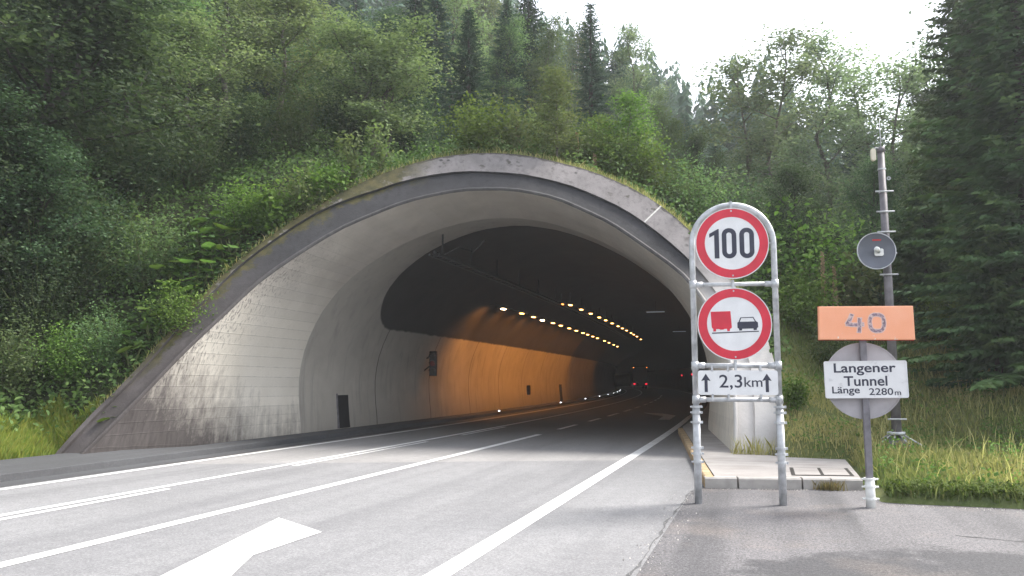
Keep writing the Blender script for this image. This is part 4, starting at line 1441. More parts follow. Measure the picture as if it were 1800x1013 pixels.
def make_spruce(seed, h, rad, mat, dens=1.0, droop=0.35, bare=0.04):
    g = np.random.default_rng(seed)
    root = empty('tree')
    MB().tube([(g.normal(0, 0.02), g.normal(0, 0.02), h * i / 6 - 0.3 * (i == 0)) for i in range(7)], [0.022 * h * (1 - 0.97 * i / 6) * 0.75 + 0.005 for i in range(7)], 7).build('trunk', 'bark_dark', root, True)
    B_, D_ = [], []
    V_all, T_all = [], []
    z = h * bare
    tw_p, tw_d, tw_l, tw_t = [], [], [], []
    while z < h * 0.985:
        t_ = z / h
        Lb = rad * (1 - t_) ** 0.72 + 0.14
        nb = int(5 + 3 * (1 - t_))
        a0_ = g.uniform(0, 6.28)
        for k_ in range(nb):
            az = a0_ + 2 * math.pi * k_ / nb + g.uniform(-0.35, 0.35)
            L_ = Lb * g.uniform(0.6, 1.12)
            npt = max(3, int(L_ * 9 * dens))
            s_ = np.linspace(0.12, 1, npt)
            ho = L_ * s_
            el0 = math.tan(R(8 + 30 * t_))
            zz = z + ho * el0 - droop * L_ * s_ ** 1.4 + 0.22 * droop * L_ * s_ ** 3.2
            px = np.cos(az) * ho; py = np.sin(az) * ho
            bt = g.random()
            for m_ in range(3):
                side = (-1, 1, 0)[m_]
                dx = np.stack([np.cos(az + side * 0.85) * np.ones(npt), np.sin(az + side * 0.85) * np.ones(npt), -0.35 * np.ones(npt) if side else -0.8 * np.ones(npt)], 1)
                dx = unit(dx + g.normal(0, 0.22, (npt, 3)))
                tw_p.append(np.stack([px, py, zz], 1) + g.normal(0, 0.02, (npt, 3)))
                tw_d.append(dx)
                tw_l.append((0.16 + 0.34 * (1 - s_) * min(1.0, L_)) * g.uniform(0.7, 1.3, npt))
                tw_t.append(np.clip(0.5 * bt + 0.5 * s_ * g.uniform(0.5, 1.1, npt), 0, 1))
        z += (0.30 + 0.10 * g.random()) * (0.7 + 0.5 * (1 - t_)) / max(0.8, dens)
    P_ = np.concatenate(tw_p); D = np.concatenate(tw_d); Ln = np.concatenate(tw_l)[:, None]; T = np.concatenate(tw_t)
    Vs, Qs, Ts = [], [], []
    c0 = 0
    for rep in range(2):
        sdir = unit(np.cross(D, g.normal(0, 1, D.shape)))
        wd = 0.040 + 0.02 * g.random((len(P_), 1))
        a = P_; m1 = P_ + D * Ln * 0.45; t_ = P_ + D * Ln + np.array([0, 0, -0.03])
        V = np.stack([a, m1 + sdir * wd, t_, m1 - sdir * wd], 1).reshape(-1, 3)
        Qs.append(np.arange(len(V)).reshape(-1, 4) + c0)
        c0 += len(V)
        Vs.append(V); Ts.append(T)
    quads_object('crown', np.concatenate(Vs), np.concatenate(Qs), mat, np.concatenate(Ts), root)
    return root

def make_bush(seed, h, wd, leaf, n_st, per, mat, clump=0.2, upright=0.5):
    g = np.random.default_rng(seed)
    root = empty('bush')
    sb = MB()
    C = []
    for i in range(n_st):
        az = g.uniform(0, 6.28)
        sp = g.uniform(0.1, 1.0)
        hh = h * (1 - 0.45 * sp ** 2) * g.uniform(0.7, 1.1)
        pts = []
        for k_ in range(5):
            t_ = k_ / 4
            rr = wd * sp * (0.15 + 0.85 * t_ ** (0.6 + upright))
            pts.append(np.array([math.cos(az) * rr + g.normal(0, 0.04), math.sin(az) * rr + g.normal(0, 0.04), hh * t_ - 0.08 * (k_ == 0)]))
        sb.tube([Vector(p) for p in pts], [0.014, 0.012, 0.009, 0.007, 0.004], 4, False)
        for t_ in np.linspace(0.22, 1.0, 6):
            C.append(path_eval(pts, t_) + g.normal(0, 0.06, 3))
    C = np.array(C)
    n = g.integers(int(per * 0.5), int(per * 1.4) + 1, len(C))
    idx = np.repeat(np.arange(len(C)), n)
    P_ = C[idx] + g.normal(0, 1, (len(idx), 3)) * clump * np.array([1, 1, 0.7])
    P_[:, 2] = np.abs(P_[:, 2]) + 0.02
    nr = unit(g.normal(0, 0.6, (len(idx), 3)) + np.array([0, -0.15, 0.8]))
    V, Q = leaves(P_, nr, leaf, 0.62, g)
    tint = np.clip(0.5 * g.random(len(C))[idx] + 0.5 * g.random(len(idx)), 0, 1)
    sb.build('stem', 'green_stem', root)
    quads_object('foliage', V, Q, mat, tint, root)
    return root

PROTO = {}
def proto(key):
    if key not in PROTO:
        PROTO[key] = [MAKERS[key](), False]
    return PROTO[key]
MAKERS = {
    'alder_a': lambda: make_broadleaf(11, 12, 2.9, 0.34, 17, 0.14, 19, 'leaf_pale', 'bark', 0.02, 0.36),
    'alder_b': lambda: make_broadleaf(12, 12, 3.2, 0.28, 19, 0.14, 19, 'leaf_pale', 'bark', 0.03, 0.38),
    'alder_c': lambda: make_broadleaf(13, 12, 2.6, 0.25, 16, 0.13, 19, 'leaf_mid', 'bark', 0.03, 0.34, 3),
    'willow': lambda: make_broadleaf(14, 10, 2.8, 0.22, 18, 0.125, 20, 'leaf_pale', 'bark', 0.02, 0.34, 4),
    'sparse': lambda: make_broadleaf(15, 13, 2.6, 0.28, 15, 0.13, 19, 'leaf_hazed', 'bark', 0.02, 0.34, 2),
    'sparse_b': lambda: make_broadleaf(21, 13, 2.2, 0.22, 17, 0.13, 19, 'leaf_hazed', 'bark', 0.02, 0.32, 1),
    'dark_a': lambda: make_broadleaf(16, 10, 3.3, 0.10, 18, 0.135, 21, 'leaf_dark', 'bark_dark', 0.04, 0.38, 2, 0.16),
    'dark_b': lambda: make_broadleaf(17, 9, 3.0, 0.13, 21, 0.13, 21, 'leaf_dark', 'bark_dark', 0.10, 0.36, 1, 0.17),
    'birch': lambda: make_broadleaf(18, 6, 1.15, 0.08, 17, 0.12, 10, 'leaf_yellow', 'bark', 0.01, 0.22, 1, 0.05),
    'birch_b': lambda: make_broadleaf(19, 6, 1.3, 0.06, 17, 0.12, 11, 'leaf_bright', 'bark', 0.02, 0.24, 1, 0.05),
    'spruce_a': lambda: make_spruce(31, 18, 2.7, 'needle'),
    'spruce_b': lambda: make_spruce(32, 15, 2.6, 'needle_green', 1.15, 0.42),
    'spruce_c': lambda: make_spruce(33, 20, 2.4, 'needle', 0.9, 0.45),
    'young_spruce': lambda: make_spruce(34, 6, 1.7, 'needle_green', 1.4, 0.25),
    'bush_bright': lambda: make_bush(41, 1.5, 1.0, 0.085, 20, 26, 'leaf_bright', 0.20),
    'bush_mid': lambda: make_bush(42, 1.7, 1.1, 0.075, 20, 30, 'leaf_mid', 0.22),
    'bush_dark': lambda: make_bush(43, 2.2, 1.5, 0.075, 26, 40, 'leaf_dark', 0.26),
    'bush_yellow': lambda: make_bush(44, 1.2, 0.7, 0.10, 13, 12, 'leaf_yellow', 0.15, 0.9),
    'sprig': lambda: make_bush(45, 1.3, 0.4, 0.11, 7, 8, 'leaf_yellow', 0.11, 1.2),
    'nettle': lambda: make_bush(46, 1.2, 0.9, 0.12, 22, 12, 'leaf_bright', 0.13, 0.8),
}
def plant(key, name, px, d, height, label, cat, group=None, rz=None, width=1.0, xy=None, top=None, sink=0.0):
    root, used = proto(key)
    x, y = xy if xy else column_point(px, d)
    z = ground_z(x, y)
    o = root if not used else copy_tree(root)
    PROTO[key][1] = True
    o.name = name
    nat = {'alder_a': 12, 'alder_b': 12, 'alder_c': 12, 'willow': 10, 'sparse': 13, 'sparse_b': 13, 'dark_a': 10, 'dark_b': 9, 'birch': 6, 'birch_b': 6, 'spruce_a': 18, 'spruce_b': 15, 'spruce_c': 20, 'young_spruce': 6,
           'bush_bright': 1.5, 'bush_mid': 1.7, 'bush_dark': 2.2, 'bush_yellow': 1.2, 'sprig': 1.3, 'nettle': 1.2}[key]
    if top is not None:
        height = max(2.0, height_at(top, d) - z)
    s = height / nat
    if cat == 'tree': width *= 1.45 if key.startswith('spruce') else 1.3
    o.location = (x, y, z - sink)
    o.rotation_euler = (0, 0, random.uniform(0, 6.28) if rz is None else rz)
    o.scale = (s * width, s * width, s)
    for k_ in ('group',):
        if k_ in o: del o[k_]
    tag(o, label, cat, group)
    return o
TREES = [
    ('dark_b', 'broadleaf_tree', 45, 17.6, 240, 1.10, 'low dark tree hanging over the bank near the left edge'),
    ('dark_a', 'broadleaf_tree', -50, 16.8, 60, 0.90, 'dark tree cut off by the left edge, nearest the road'),
    # key, name, px, depth, top py, width, label
    ('alder_b', 'deciduous_tree', 310, 23.2, 30, 1.60, 'pale round-crowned tree with a dark trunk above the left bank'),
    ('alder_a', 'deciduous_tree', 470, 25.8, -40, 1.60, 'tall pale tree whose thin trunk rises between the two paler crowns'),
    ('willow', 'deciduous_tree', 665, 24.1, 0, 1.52, 'pale many-stemmed tree above the left shoulder of the arch'),
    ('alder_c', 'deciduous_tree', 590, 28.4, 80, 1.28, 'smaller mid-green tree just left of the many-stemmed tree'),
    ('alder_c', 'deciduous_tree', 190, 25.0, -90, 1.60, 'tall mid-green tree with several stems near the left edge'),
    ('alder_a', 'deciduous_tree', 380, 31.0, -90, 1.44, 'tall pale tree behind the round-crowned tree'),
    ('alder_b', 'deciduous_tree', 90, 24.5, -150, 1.52, 'pale broad tree behind the dark tree at the left edge'),
    ('dark_a', 'broadleaf_tree', 5, 19.0, -90, 1.60, 'big dark broadleaf tree filling the left edge'),
    ('dark_b', 'broadleaf_tree', 95, 20.5, 220, 1.44, 'low dark broadleaf tree overhanging the left bank'),
    ('dark_b', 'broadleaf_tree', -150, 17.0, 120, 1.28, 'dark low tree cut off by the left edge'),
    ('dark_a', 'broadleaf_tree', 230, 23.2, 180, 1.12, 'dark shady tree under the pale crowns on the left'),
    ('alder_c', 'deciduous_tree', 530, 32.7, 10, 1.28, 'slim mid-green tree behind the left shoulder of the arch'),
    ('spruce_a', 'spruce_tree', 820, 28.4, -20, 1.00, 'dark spruce above the crown of the arch'),
    ('spruce_c', 'spruce_tree', 760, 34.4, -90, 1.00, 'taller dark spruce left of the crown spruce'),
    ('spruce_a', 'spruce_tree', 890, 32.7, -40, 0.90, 'dark spruce right behind the weeds on the crown'),
    ('spruce_c', 'spruce_tree', 1045, 31.8, -35, 0.85, 'tallest dark spruce with pointed top against the white sky'),
    ('alder_c', 'deciduous_tree', 955, 34.4, 10, 0.75, 'grey-green tree left of the tallest spruce'),
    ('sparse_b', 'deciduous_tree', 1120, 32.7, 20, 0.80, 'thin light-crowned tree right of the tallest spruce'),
    ('birch', 'young_birch', 985, 21.1, 105, 1.15, 'young yellow-green birch standing on the crown of the tunnel'),
    ('birch_b', 'young_birch', 1110, 22.4, 150, 1.15, 'young bright birch right of the yellow-green birch'),
    ('birch_b', 'young_birch', 1060, 24.9, 190, 1.20, 'young birch between the two front birches'),
    ('alder_c', 'deciduous_tree', 1190, 28.4, 150, 0.75, 'mid-green tree at the foot of the sky gap'),
    ('dark_b', 'broadleaf_tree', 1245, 24.1, 225, 0.80, 'dark rounded tree above the speed limit sign'),
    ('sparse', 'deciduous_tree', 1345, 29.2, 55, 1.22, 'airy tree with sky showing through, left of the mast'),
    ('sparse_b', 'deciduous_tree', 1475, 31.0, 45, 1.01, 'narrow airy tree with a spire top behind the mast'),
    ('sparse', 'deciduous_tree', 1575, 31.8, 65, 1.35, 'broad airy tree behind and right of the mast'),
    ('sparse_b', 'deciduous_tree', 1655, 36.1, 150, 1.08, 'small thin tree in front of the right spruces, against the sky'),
    ('dark_b', 'broadleaf_tree', 1420, 19.8, 290, 0.75, 'dark tree with leaning black trunk behind the signs'),
    ('dark_a', 'broadleaf_tree', 1530, 23.2, 270, 0.75, 'dark bushy tree right behind the mast'),
    ('alder_c', 'deciduous_tree', 1320, 22.4, 330, 0.80, 'low mid-green tree behind the arched sign frame'),
    ('spruce_b', 'spruce_tree', 1745, 20.6, -130, 0.92, 'big dark spruce at the upper right'),
    ('spruce_b', 'spruce_tree', 1830, 16.3, -180, 1.20, 'near spruce with drooping lit branches at the right edge'),
    ('young_spruce', 'spruce_tree', 1640, 19.4, 330, 1.10, 'young spruce between the mast and the big spruces'),
    ('spruce_b', 'spruce_tree', 1690, 23.2, 130, 1.10, 'mid-sized spruce left of the big dark spruce'),
    ('young_spruce', 'spruce_tree', 1755, 16.3, 380, 1.00, 'small spruce with pale tips low by the right fence posts'),
]
for key, name, px, d, top, wd, lab in TREES:
    plant(key, name, px, d, None, lab, 'tree', 'trees on the slope round the tunnel', width=wd, top=top)
# wooded hill far behind, higher to the left
HP = [-700, -200, 300, 700, 850, 950, 1080, 1200, 1300, 1500, 1800, 2300]
HY = [-330, -260, -190, -60, 10, 90, 170, 250, 310, 350, 330, 300]
hp = np.linspace(-700, 2300, 60)
hd_ = [55, 70, 85, 100, 120, 145, 175]
def hill_z(px, d):
    top = height_at(float(np.interp(px, HP, HY)) + 90, 145)
    t_ = min(1, max(0, (d - 55) / 90))
    z0 = float(np.interp(px, [1420, 1600], [8.0, 3.2]))      # clear of the tunnel vault
    return z0 + max(0.0, top - z0) * (t_ ** 0.8) * (1.0 if d <= 145 else 1.02)
grid_mesh('hills', [[(*column_point(px, d), hill_z(px, d)) for px in hp] for d in hd_], 'slope_soil', None, kind='structure')
fv, fq, ft, fc = [], [], [], 0
for _ in range(1500):
    d = 60 + 100 * rng.random() ** 0.8
    px = rng.uniform(-300, 2000)
    x, y = column_point(px, d)
    z0 = hill_z(px, d) - 0.5
    hh = rng.uniform(11, 19); rr = hh * rng.uniform(0.13, 0.19)
    nb = 110
    t_ = rng.random(nb) ** 0.8 * 0.98
    az = rng.uniform(0, 6.28, nb)
    Lb = rr * (1 - t_) ** 0.8 * rng.uniform(0.6, 1.15, nb) + 0.2
    b0 = np.stack([x + 0.1 * np.cos(az), y + 0.1 * np.sin(az), z0 + hh * t_], 1)
    dv = np.stack([np.cos(az), np.sin(az), -0.35 * np.ones(nb)], 1) * Lb[:, None]
    sv_ = np.stack([-np.sin(az), np.cos(az), np.zeros(nb)], 1) * (0.30 + 0.25 * rng.random((nb, 1))) * np.minimum(1, Lb[:, None])
    V = np.stack([b0 + np.array([0, 0, 0.35]), b0 + dv * 0.6 + sv_, b0 + dv + np.array([0, 0, -0.15]), b0 + dv * 0.6 - sv_], 1).reshape(-1, 3)
    fv.append(V); fq.append(np.arange(len(V)).reshape(-1, 4) + fc); fc += len(V)
    ft.append(np.clip(rng.random() * 0.6 + 0.4 * rng.random(nb), 0, 1))
quads_object('far_forest', np.concatenate(fv), np.concatenate(fq), 'needle', np.concatenate(ft), None, 'stuff')
# second and third rows of the wood, seen only as a wall of crowns
FILL = [(60, 29, -160), (170, 31, -150), (270, 33, -120), (360, 32, -60), (450, 35, -120), (640, 33, -20), (720, 34, -60), (790, 36, -110), (560, 30, 90), (880, 33, 10), (930, 36, -60), (20, 25, -100), (130, 26, 20), (430, 27, 150), (760, 29, 120), (40, 34, -40), (140, 40, -60), (250, 42, -60), (340, 46, -80), (440, 44, -60), (610, 46, -60), (700, 50, -40), (560, 56, -140), (500, 62, -150), (520, 50, -90),
        (840, 48, -40), (930, 50, 0), (1000, 52, 20), (1090, 50, 60), (1160, 46, 130), (1215, 44, 180), (1270, 42, 230), (1300, 40, 250),
        (1400, 44, 150), (1520, 46, 160), (1600, 44, 210), (1700, 36, 60), (1780, 34, -60), (1860, 28, -80), (660, 40, 80), (420, 38, 60), (1460, 30, 330), (1590, 30, 330), (1380, 32, 300), (1670, 31, 300), (1230, 35, 260), (870, 42, 60), (780, 46, 40)]
ks = ['spruce_a', 'alder_a', 'spruce_c', 'alder_c', 'spruce_a', 'dark_a']
ORDS = ORD + 'seventeenth eighteenth nineteenth twentieth twenty-first twenty-second twenty-third twenty-fourth twenty-fifth twenty-sixth twenty-seventh twenty-eighth twenty-ninth thirtieth thirty-first thirty-second'.split()
def fill_key(i, px):
    return 'spruce_c' if 480 <= px <= 570 else (['alder_c', 'spruce_a', 'dark_a'][i % 3] if px > 1250 else ks[i % 6])
SP_X = sorted((px, i) for i, (px, d, top) in enumerate(FILL) if fill_key(i, px).startswith('spruce'))
DE_X = sorted((px, i) for i, (px, d, top) in enumerate(FILL) if not fill_key(i, px).startswith('spruce'))
for i, (px, d, top) in enumerate(FILL):
    key = fill_key(i, px)
    sp = key.startswith('spruce')
    plant(key, 'spruce_tree' if sp else 'deciduous_tree', px, d, None,
          ORDS[SP_X.index((px, i))] + ' spruce from the left in the back rows of the wood' if sp else ORDS[DE_X.index((px, i))] + ' broadleaf crown from the left in the back rows of the wood', 'tree',
          'spruces in the back rows' if sp else 'broadleaf trees in the back rows', top=top, width=1.0 if sp else 0.85)

BUSHES = [
    ('bush_bright', 830, 21.6, 1.6, 'rounded green shrub on the crown of the arch'),
    ('bush_yellow', 905, 21.6, 1.6, 'yellow-green shrub right of the shrub on the crown'),
    ('bush_bright', 1105, 22.2, 1.8, 'bright green shrub behind the right shoulder of the arch'),
    ('bush_bright', 1150, 21.8, 1.5, 'bright shrub lower on the right shoulder of the arch'),
    ('bush_mid', 1195, 21.4, 1.4, 'green shrub touching the top of the sign frame'),
    ('bush_yellow', 950, 22.6, 1.4, 'yellowish shrub beneath the young birch'),
    ('sprig', 612, 20.3, 1.5, 'sprig of yellow leaves left of two on the left shoulder'),
    ('sprig', 665, 20.6, 1.5, 'sprig of yellow leaves nearest the crown on the left shoulder'),
    ('nettle', 560, 19.9, 1.1, 'clump of tall weeds lower on the left shoulder'),
    ('bush_yellow', 520, 19.6, 1.2, 'yellowish weed clump above the mossy edge'),
    ('nettle', 470, 19.3, 1.2, 'weed clump beside the mossy edge'),
    ('bush_bright', 420, 19.6, 1.3, 'bright low shrub above the broad leaves'),
    ('bush_mid', 250, 18.6, 1.7, 'green shrub in the middle of the left bank'),
    ('bush_bright', 300, 17.2, 1.1, 'bright shrub near the mossy leg of the portal'),
    ('bush_mid', 180, 16.7, 1.1, 'green shrub low on the left bank'),
    ('bush_bright', 110, 16.4, 1.1, 'pale-leaved shrub above the grass at the left foot'),
    ('bush_dark', 60, 17.0, 2.0, 'dark shrub near the left edge of the bank'),
    ('bush_mid', 10, 15.9, 1.4, 'shrub cut by the left edge above the grass'),
    ('bush_yellow', 1000, 21.8, 1.3, 'yellowish weeds round the thick dry stalk'),
    ('bush_bright', 1060, 22.0, 1.5, 'bright shrub right of the dry stalks on the crown'),
    ('bush_dark', 130, 18.4, 2.6, 'large dark shrub under the overhanging tree'),
    ('bush_dark', 40, 17.5, 3.0, 'large dark shrub under the big edge tree'),
    ('bush_dark', 220, 21, 2.4, 'dark shrub below the round-crowned tree'),
    ('bush_mid', 330, 22.5, 2.0, 'shrub below the pale tree trunk'),
    ('bush_dark', 400, 24, 2.3, 'dark shrub at the foot of the thin trunk'),
    ('bush_mid', 500, 24, 2.0, 'shrub in the shade left of the shoulder weeds'),
    ('bush_dark', 600, 25, 2.4, 'dark shrub under the many-stemmed tree'),
    ('bush_dark', 720, 25.5, 2.2, 'dark shrub behind the crown edge, left part'),
    ('bush_mid', 1235, 21.5, 2.0, 'shrub just behind the arched frame'),
    ('bush_bright', 1400, 19.5, 2.4, 'tall bright shrub right of the sign frame'),
    ('bush_mid', 1440, 20.5, 2.6, 'tall green shrub left of the dish'),
    ('bush_bright', 1410, 18.2, 1.3, 'leafy bush right of the frame beneath the tall shrub'),
    ('bush_yellow', 1480, 19.0, 1.7, 'yellowing weeds left of the mast'),
    ('sprig', 1515, 18.8, 2.0, 'reddish-stemmed sprig rising above the orange sign'),
    ('nettle', 1400, 15.6, 0.6, 'small pale-leaved plant at the right foot of the portal'),
    ('bush_mid', 1470, 17.4, 1.2, 'low bush behind the name plate'),
    ('bush_bright', 1650, 18.6, 1.2, 'low bright bush right of the orange sign'),
    ('bush_yellow', 1720, 18.0, 1.2, 'low yellowish bush by the right fence post'),
    ('bush_mid', 1780, 18.5, 1.5, 'low bush at the right edge of the grass'),
    ('bush_dark', 1560, 22, 2.4, 'dark shrub behind the foot of the mast'),
    ('bush_dark', 1330, 22.5, 2.6, 'dark shrub seen through the sign frame'),
    ('bush_dark', 1620, 24, 2.5, 'dark shrub beneath the young spruce'),
    ('bush_dark', 1700, 22, 2.2, 'dark shrub beneath the big spruces'),
]
for key, px, d, hh, lab in BUSHES:
    plant(key, 'weed_clump' if key in ('nettle', 'sprig') else 'shrub', px, d, hh, lab, 'plant' if key in ('nettle', 'sprig') else 'shrub', 'shrubs and weeds round the tunnel', width=1.05)

# dry mullein-like stalks
for (px, d, hh, lab) in ((1018, 21.8, 1.15, 'thick dry brown flower stalk on the crown'), (1050, 21.6, 0.75, 'shorter dry stalk right of the thick one'), (910, 22, 0.9, 'thin dry stalk on the crown near the yellow shrub'), (1455, 18.3, 2.1, 'tall pale dry stalk left of the mast'), (1475, 18.4, 1.8, 'dry stalk behind the top edge of the orange sign')):
    x, y = column_point(px, d)
    z = ground_z(x, y)
    t = empty('dry_stalk', (x, y, z - 0.05))
    tag(t, lab, 'plant')
    MB().tube([(0, 0, 0), (0.02, 0, hh * 0.5), (0.0, 0.02, hh)], [0.018, 0.014, 0.006], 5).build('stem', 'dry_stalk', t)
    mb = MB()
    for i in range(60):
        zz = hh * (0.4 + 0.6 * i / 60)
        a = i * 2.4
        rr = 0.06 * (1 - 0.6 * i / 60)
        mb.box((rr * math.cos(a), rr * math.sin(a), zz), (0.03, 0.03, 0.04), a, 0.4)
    o = mb.build('seed_head', 'dry_stalk', t, kind='stuff')

# broad round leaves on the left bank: each leaf a part
def leaf_disc(r):
    mb = MB()
    n = 11
    vs = [(0, 0, 0.0)]
    for i in range(n):
        a = -2.75 + 5.5 * i / (n - 1)
        rr = r * (1 + 0.06 * math.sin(3 * a))
        vs.append((rr * math.cos(a), rr * math.sin(a), 0.16 * r + 0.05 * r * math.sin(5 * a)))
    mb.add(vs, [(0, i, i + 1) for i in range(1, n)])
    return mb
def leaf_mat_plain(name, col):
    mat_leaf(name, tuple(c * 0.8 for c in col), col, tuple(c * 1.25 for c in col), 0.35, 0.5)
leaf_mat_plain('broad_leaf', (0.12, 0.20, 0.05))
lm = leaf_disc(0.24)
lo_ = lm.build('leaf', 'broad_leaf', None, True)
leaf_me = lo_.data
bpy.data.objects.remove(lo_, do_unlink=True)
BL = [(300, 18.2), (330, 18.5), (355, 18.9), (385, 19.0), (345, 18.0), (372, 18.3), (318, 17.7), (400, 18.8), (285, 17.6), (340, 19.6), (265, 17.0), (230, 16.6), (205, 16.0)]
for i, (px, d) in enumerate(BL):
    x, y = column_point(px, d)
    z = ground_z(x, y)
    t = empty('broad_leaf_plant', (x, y, z))
    tag(t, ORD[sorted(b_[0] for b_ in BL).index(px)] + ' plant with big round leaves counted up the left bank from the road', 'plant', 'big-leaved plants on the left bank')
    for k_ in range(8):
        a = k_ * 0.8 + random.uniform(-0.3, 0.3)
        rr = random.uniform(0.1, 0.42)
        hh = random.uniform(0.45, 0.85)
        o = bpy.data.objects.new('leaf', leaf_me)
        COL.objects.link(o)
        o.parent = t
        o.location = (rr * math.cos(a), rr * math.sin(a), hh)
        sc = random.uniform(0.45, 0.85)
        o.scale = (sc, sc, sc)
        o.rotation_euler = (random.uniform(-0.2, 0.5), random.uniform(-0.35, 0.35), a)
        MBs = MB()
    sb = MB()
    for k_ in range(4):
        a = k_ * 1.6
        sb.tube([(0, 0, -0.05), (0.2 * math.cos(a), 0.2 * math.sin(a), 0.5)], 0.012, 4)
    sb.build('stalk', 'green_stem', t)

# ---- ground cover
def scatter_on(rows, n, test):
    pts = []
    R_ = np.array([[tuple(p) for p in r] for r in rows])
    a = R_[:-1, :-1]; b_ = R_[:-1, 1:]; c = R_[1:, 1:]; d = R_[1:, :-1]
    ar = np.linalg.norm(np.cross(c - a, d - b_), axis=2) * 0.5
    cen = (a + b_ + c + d) / 4
    wgt = ar * test(cen)
    p = (wgt / wgt.sum()).ravel()
    idx = rng.choice(len(p), n, p=p)
    i, j = np.unravel_index(idx, wgt.shape)
    u, v = rng.random((n, 1)), rng.random((n, 1))
    return (a[i, j] * (1 - u) + b_[i, j] * u) * (1 - v) + (d[i, j] * (1 - u) + c[i, j] * u) * v
def dist_w(c):
    d = np.hypot(c[..., 0], c[..., 1])
    return np.where((d < 60) & (c[..., 1] > 2) & ~((c[..., 0] > -14.3) & (c[..., 0] < -12.3) & (c[..., 1] < 13) & (c[..., 2] < 0.45)), 1.0 / np.maximum(d, 10) ** 2.0, 0)
P_ = scatter_on(HROWS, 26000, dist_w)
per = 7
idx = np.repeat(np.arange(len(P_)), per)
hgt = rng.gamma(2.0, 0.16, len(P_))[idx] * rng.uniform(0.15, 1.0, len(idx))
PP = P_[idx] + np.stack([rng.normal(0, 0.13, len(idx)), rng.normal(0, 0.13, len(idx)), hgt + 0.02], 1)
nr = unit(rng.normal(0, 0.5, (len(idx), 3)) + np.array([0.1, -0.3, 0.8]))
V, Q = leaves(PP, nr, 0.115, 0.66)
pn = np.sin(P_[:, 0] * 0.9) * np.sin(P_[:, 1] * 0.7) * 0.25 + 0.5
tint = np.clip(pn[idx] + rng.normal(0, 0.2, len(idx)), 0, 1)
quads_object('undergrowth', V, Q, 'leaf_fresh', tint, None, 'stuff')

def grass(name, P_, hmin, hmax, mat, tint, wd=0.011):
    n = len(P_)
    h = rng.uniform(hmin, hmax, (n, 1))
    az = rng.uniform(0, 6.28, n)
    s = np.stack([np.cos(az), np.sin(az), np.zeros(n)], 1) * wd
    ln = np.stack([rng.normal(0, 0.32, n), rng.normal(0, 0.32, n), np.ones(n)], 1)
    tip = P_ + ln * h
    mid = P_ + ln * np.array([0.35, 0.35, 0.6]) * h
    V = np.stack([P_ - s, P_ + s, mid + s * 0.7, tip, mid - s * 0.7], 1).reshape(-1, 3)
    Q = np.arange(5 * n).reshape(n, 5)
    return quads_object(name, V, Q, mat, tint, None, 'stuff')
def verge_pts(n, x0, x1, y0, y1, power=1.0):
    X = x0 + (x1 - x0) * rng.random(n)
    Y = y0 + (y1 - y0) * rng.random(n) ** power
    keep = ~((X < 1.30) & (Y < 15.0))
    X, Y = X[keep], Y[keep]
    Z = np.array([verge_h(a, b_ + 0.02 * max(0, a - 2)) for a, b_ in zip(X, Y)]) - 0.02
    keep = Z > 0.03
    return np.stack([X, Y, Z], 1)[keep]
G = verge_pts(105000, 0.3, 14, 10.85, 23.5, 1.35)
tn = 0.54 + 0.34 * np.sin(G[:, 0] * 0.8 + 1.0) * np.sin(G[:, 1] * 0.9) + rng.normal(0, 0.18, len(G)) - 0.25 * (G[:, 1] < 11.6)
grass('grass', G, 0.04, 0.20, 'grass_blade', np.clip(tn, 0, 1))
Gw = verge_pts(12000, 1.25, 13, 10.85, 11.35)
V, Q = leaves(Gw + np.stack([np.zeros(len(Gw)), np.zeros(len(Gw)), rng.uniform(0.03, 0.16, len(Gw))], 1), unit(rng.normal(0, 0.5, (len(Gw), 3)) + np.array([0, -0.2, 0.8])), 0.055)
quads_object('verge_weeds', V, Q, 'leaf_bright', rng.uniform(0, 0.7, len(Gw)), None, 'stuff')
cw_ = verge_pts(420, 0.5, 13, 11.2, 21.0)
ci = np.repeat(np.arange(len(cw_)), 34)
cp = cw_[ci] + np.stack([rng.normal(0, 0.13, len(ci)), rng.normal(0, 0.13, len(ci)), rng.uniform(0.02, 0.26, len(ci)) * rng.random(len(cw_))[ci] * 1.5], 1)
V, Q = leaves(cp, unit(rng.normal(0, 0.5, (len(ci), 3)) + np.array([0, -0.2, 0.8])), 0.06)
quads_object('verge_herbs', V, Q, 'leaf_bright', np.clip(0.6 * rng.random(len(cw_))[ci] + 0.3 * rng.random(len(ci)), 0, 1), None, 'stuff')
sh_ = verge_pts(900, 1.4, 13, 11.4, 21.0)
grass('seed_stalks', sh_, 0.3, 0.6, 'grass_blade', np.full(len(sh_), 0.95), 0.006)
# grass at the foot of the left bank
def bank_w(c):
    return np.where((c[..., 0] > -15.5) & (c[..., 0] < -12.0) & (c[..., 1] > 5) & (c[..., 1] < 13.5) & (c[..., 2] < 0.75), 1.0, 0)
G = scatter_on(HROWS, 34000, bank_w)
grass('bank_grass', G, 0.08, 0.30, 'grass_green', np.clip(rng.normal(0.5, 0.25, len(G)) + 0.3 * (G[:, 0] > -13.6), 0, 1), 0.009)
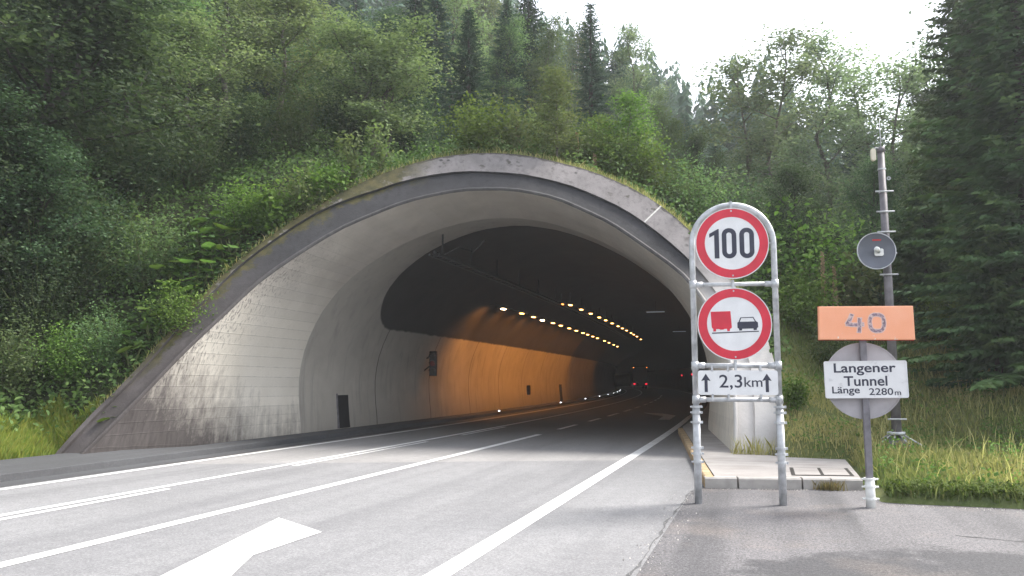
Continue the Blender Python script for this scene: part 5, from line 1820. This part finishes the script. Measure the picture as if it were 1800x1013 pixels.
# mossy, weedy fringe along the top of the collar
fr_p = []
for j in range(2, NARCH - 6):
    for _ in range(150):
        t_ = random.random()
        p = OUTC[j] * (1 - t_) + OUTC[j + 1] * t_ + np.array([0, random.uniform(0.02, 0.6), -0.02])
        fr_p.append(p)
fr_p = np.array(fr_p)
grass('edge_grass', fr_p, 0.04, 0.24, 'grass_blade', np.clip(rng.normal(0.6, 0.25, len(fr_p)), 0, 1), 0.008)
fl = []
for j in range(2, int(NARCH * 0.48)):
    for _ in range(46):
        t_ = random.random()
        fl.append(OUTC[j] * (1 - t_) + OUTC[j + 1] * t_ + np.array([random.gauss(0, 0.07), random.uniform(-0.04, 0.7), random.gauss(0.06, 0.10)]))
fl = np.array(fl)
V, Q = leaves(fl, unit(rng.normal(0, 0.5, (len(fl), 3)) + np.array([0.2, -0.4, 0.7])), 0.10)
quads_object('rim_weeds', V, Q, 'leaf_yellow', rng.random(len(fl)), None, 'stuff')
# tuft at the kerb and by the footing
tf = np.array([(0.78 + rng.normal(0, 0.09), 11.93 + rng.normal(0, 0.025), 0.0) for _ in range(260)])
tuft = grass('grass_tuft', tf, 0.05, 0.16, 'grass_blade', np.clip(rng.normal(0.75, 0.2, len(tf)), 0, 1), 0.004)

# dead stalks at the foot of the right portal leg
dv = []
for _ in range(240):
    u_ = random.random()
    dv.append((-0.62 + 0.82 * u_ + random.gauss(0, 0.03), 15.45 - 0.0 * u_ + random.gauss(0.0, 0.05), KH - 0.02))
grass('dead_weeds', np.array(dv), 0.05, 0.40, 'grass_blade', np.clip(rng.normal(0.8, 0.2, len(dv)), 0, 1), 0.005)
# grit along the edges of the paving
gp = np.concatenate([np.stack([rng.uniform(1.3, 9, 700), 10.86 - np.abs(rng.normal(0, 0.12, 700)) - 0.02, np.zeros(700)], 1),
                     np.stack([rng.uniform(-0.8, 1.25, 260), np.zeros(260), np.zeros(260)], 1),
                     np.stack([-1.0 + rng.normal(0, 0.12, 300), rng.uniform(5, 11.3, 300), np.zeros(300)], 1)])
kk = slice(700, 960)
gp[kk, 1] = 11.65 + (gp[kk, 0] + 0.86) * 0.2 - np.abs(rng.normal(0, 0.06, 260)) - 0.01
gs = rng.uniform(0.004, 0.013, (len(gp), 1))
gd = [unit(rng.normal(0, 1, (len(gp), 3))) for _ in range(4)]
V = np.stack([gp + gd[0] * gs, gp + gd[1] * gs, gp + gd[2] * gs, gp + np.array([0, 0, 1.0]) * gs], 1).reshape(-1, 3)
b4 = (np.arange(len(gp)) * 4)[:, None]
Q = np.concatenate([b4 + np.array(f_) for f_ in ((0, 1, 3), (1, 2, 3), (2, 0, 3))])
quads_object('grit', V, Q, 'kerb_concrete', rng.random(len(Q)), None, 'stuff')
# old fence posts at the edge of the wood
for (px, d, hh, lean, lab) in ((1788, 18.2, 1.7, 0.10, 'leaning grey fence post at the right edge of the grass'), (1702, 19.5, 1.3, -0.02, 'thin grey fence post half hidden by the low bushes'), (1615, 20.6, 1.3, 0.03, 'thin fence post behind the orange sign')):
    x, y = column_point(px, d)
    t = empty('fence_post', (x, y, ground_z(x, y) - 0.1))
    tag(t, lab, 'fence post')
    MB().tube([(0, 0, 0), (lean * hh, 0, hh + 0.1)], [0.045, 0.038], 8).build('post', 'old_wood', t)
    MB().tube([(lean * hh, -0.045, hh - 0.1), (lean * hh, -0.06, hh - 0.1)], 0.015, 6).build('insulator', 'black_plastic', t)
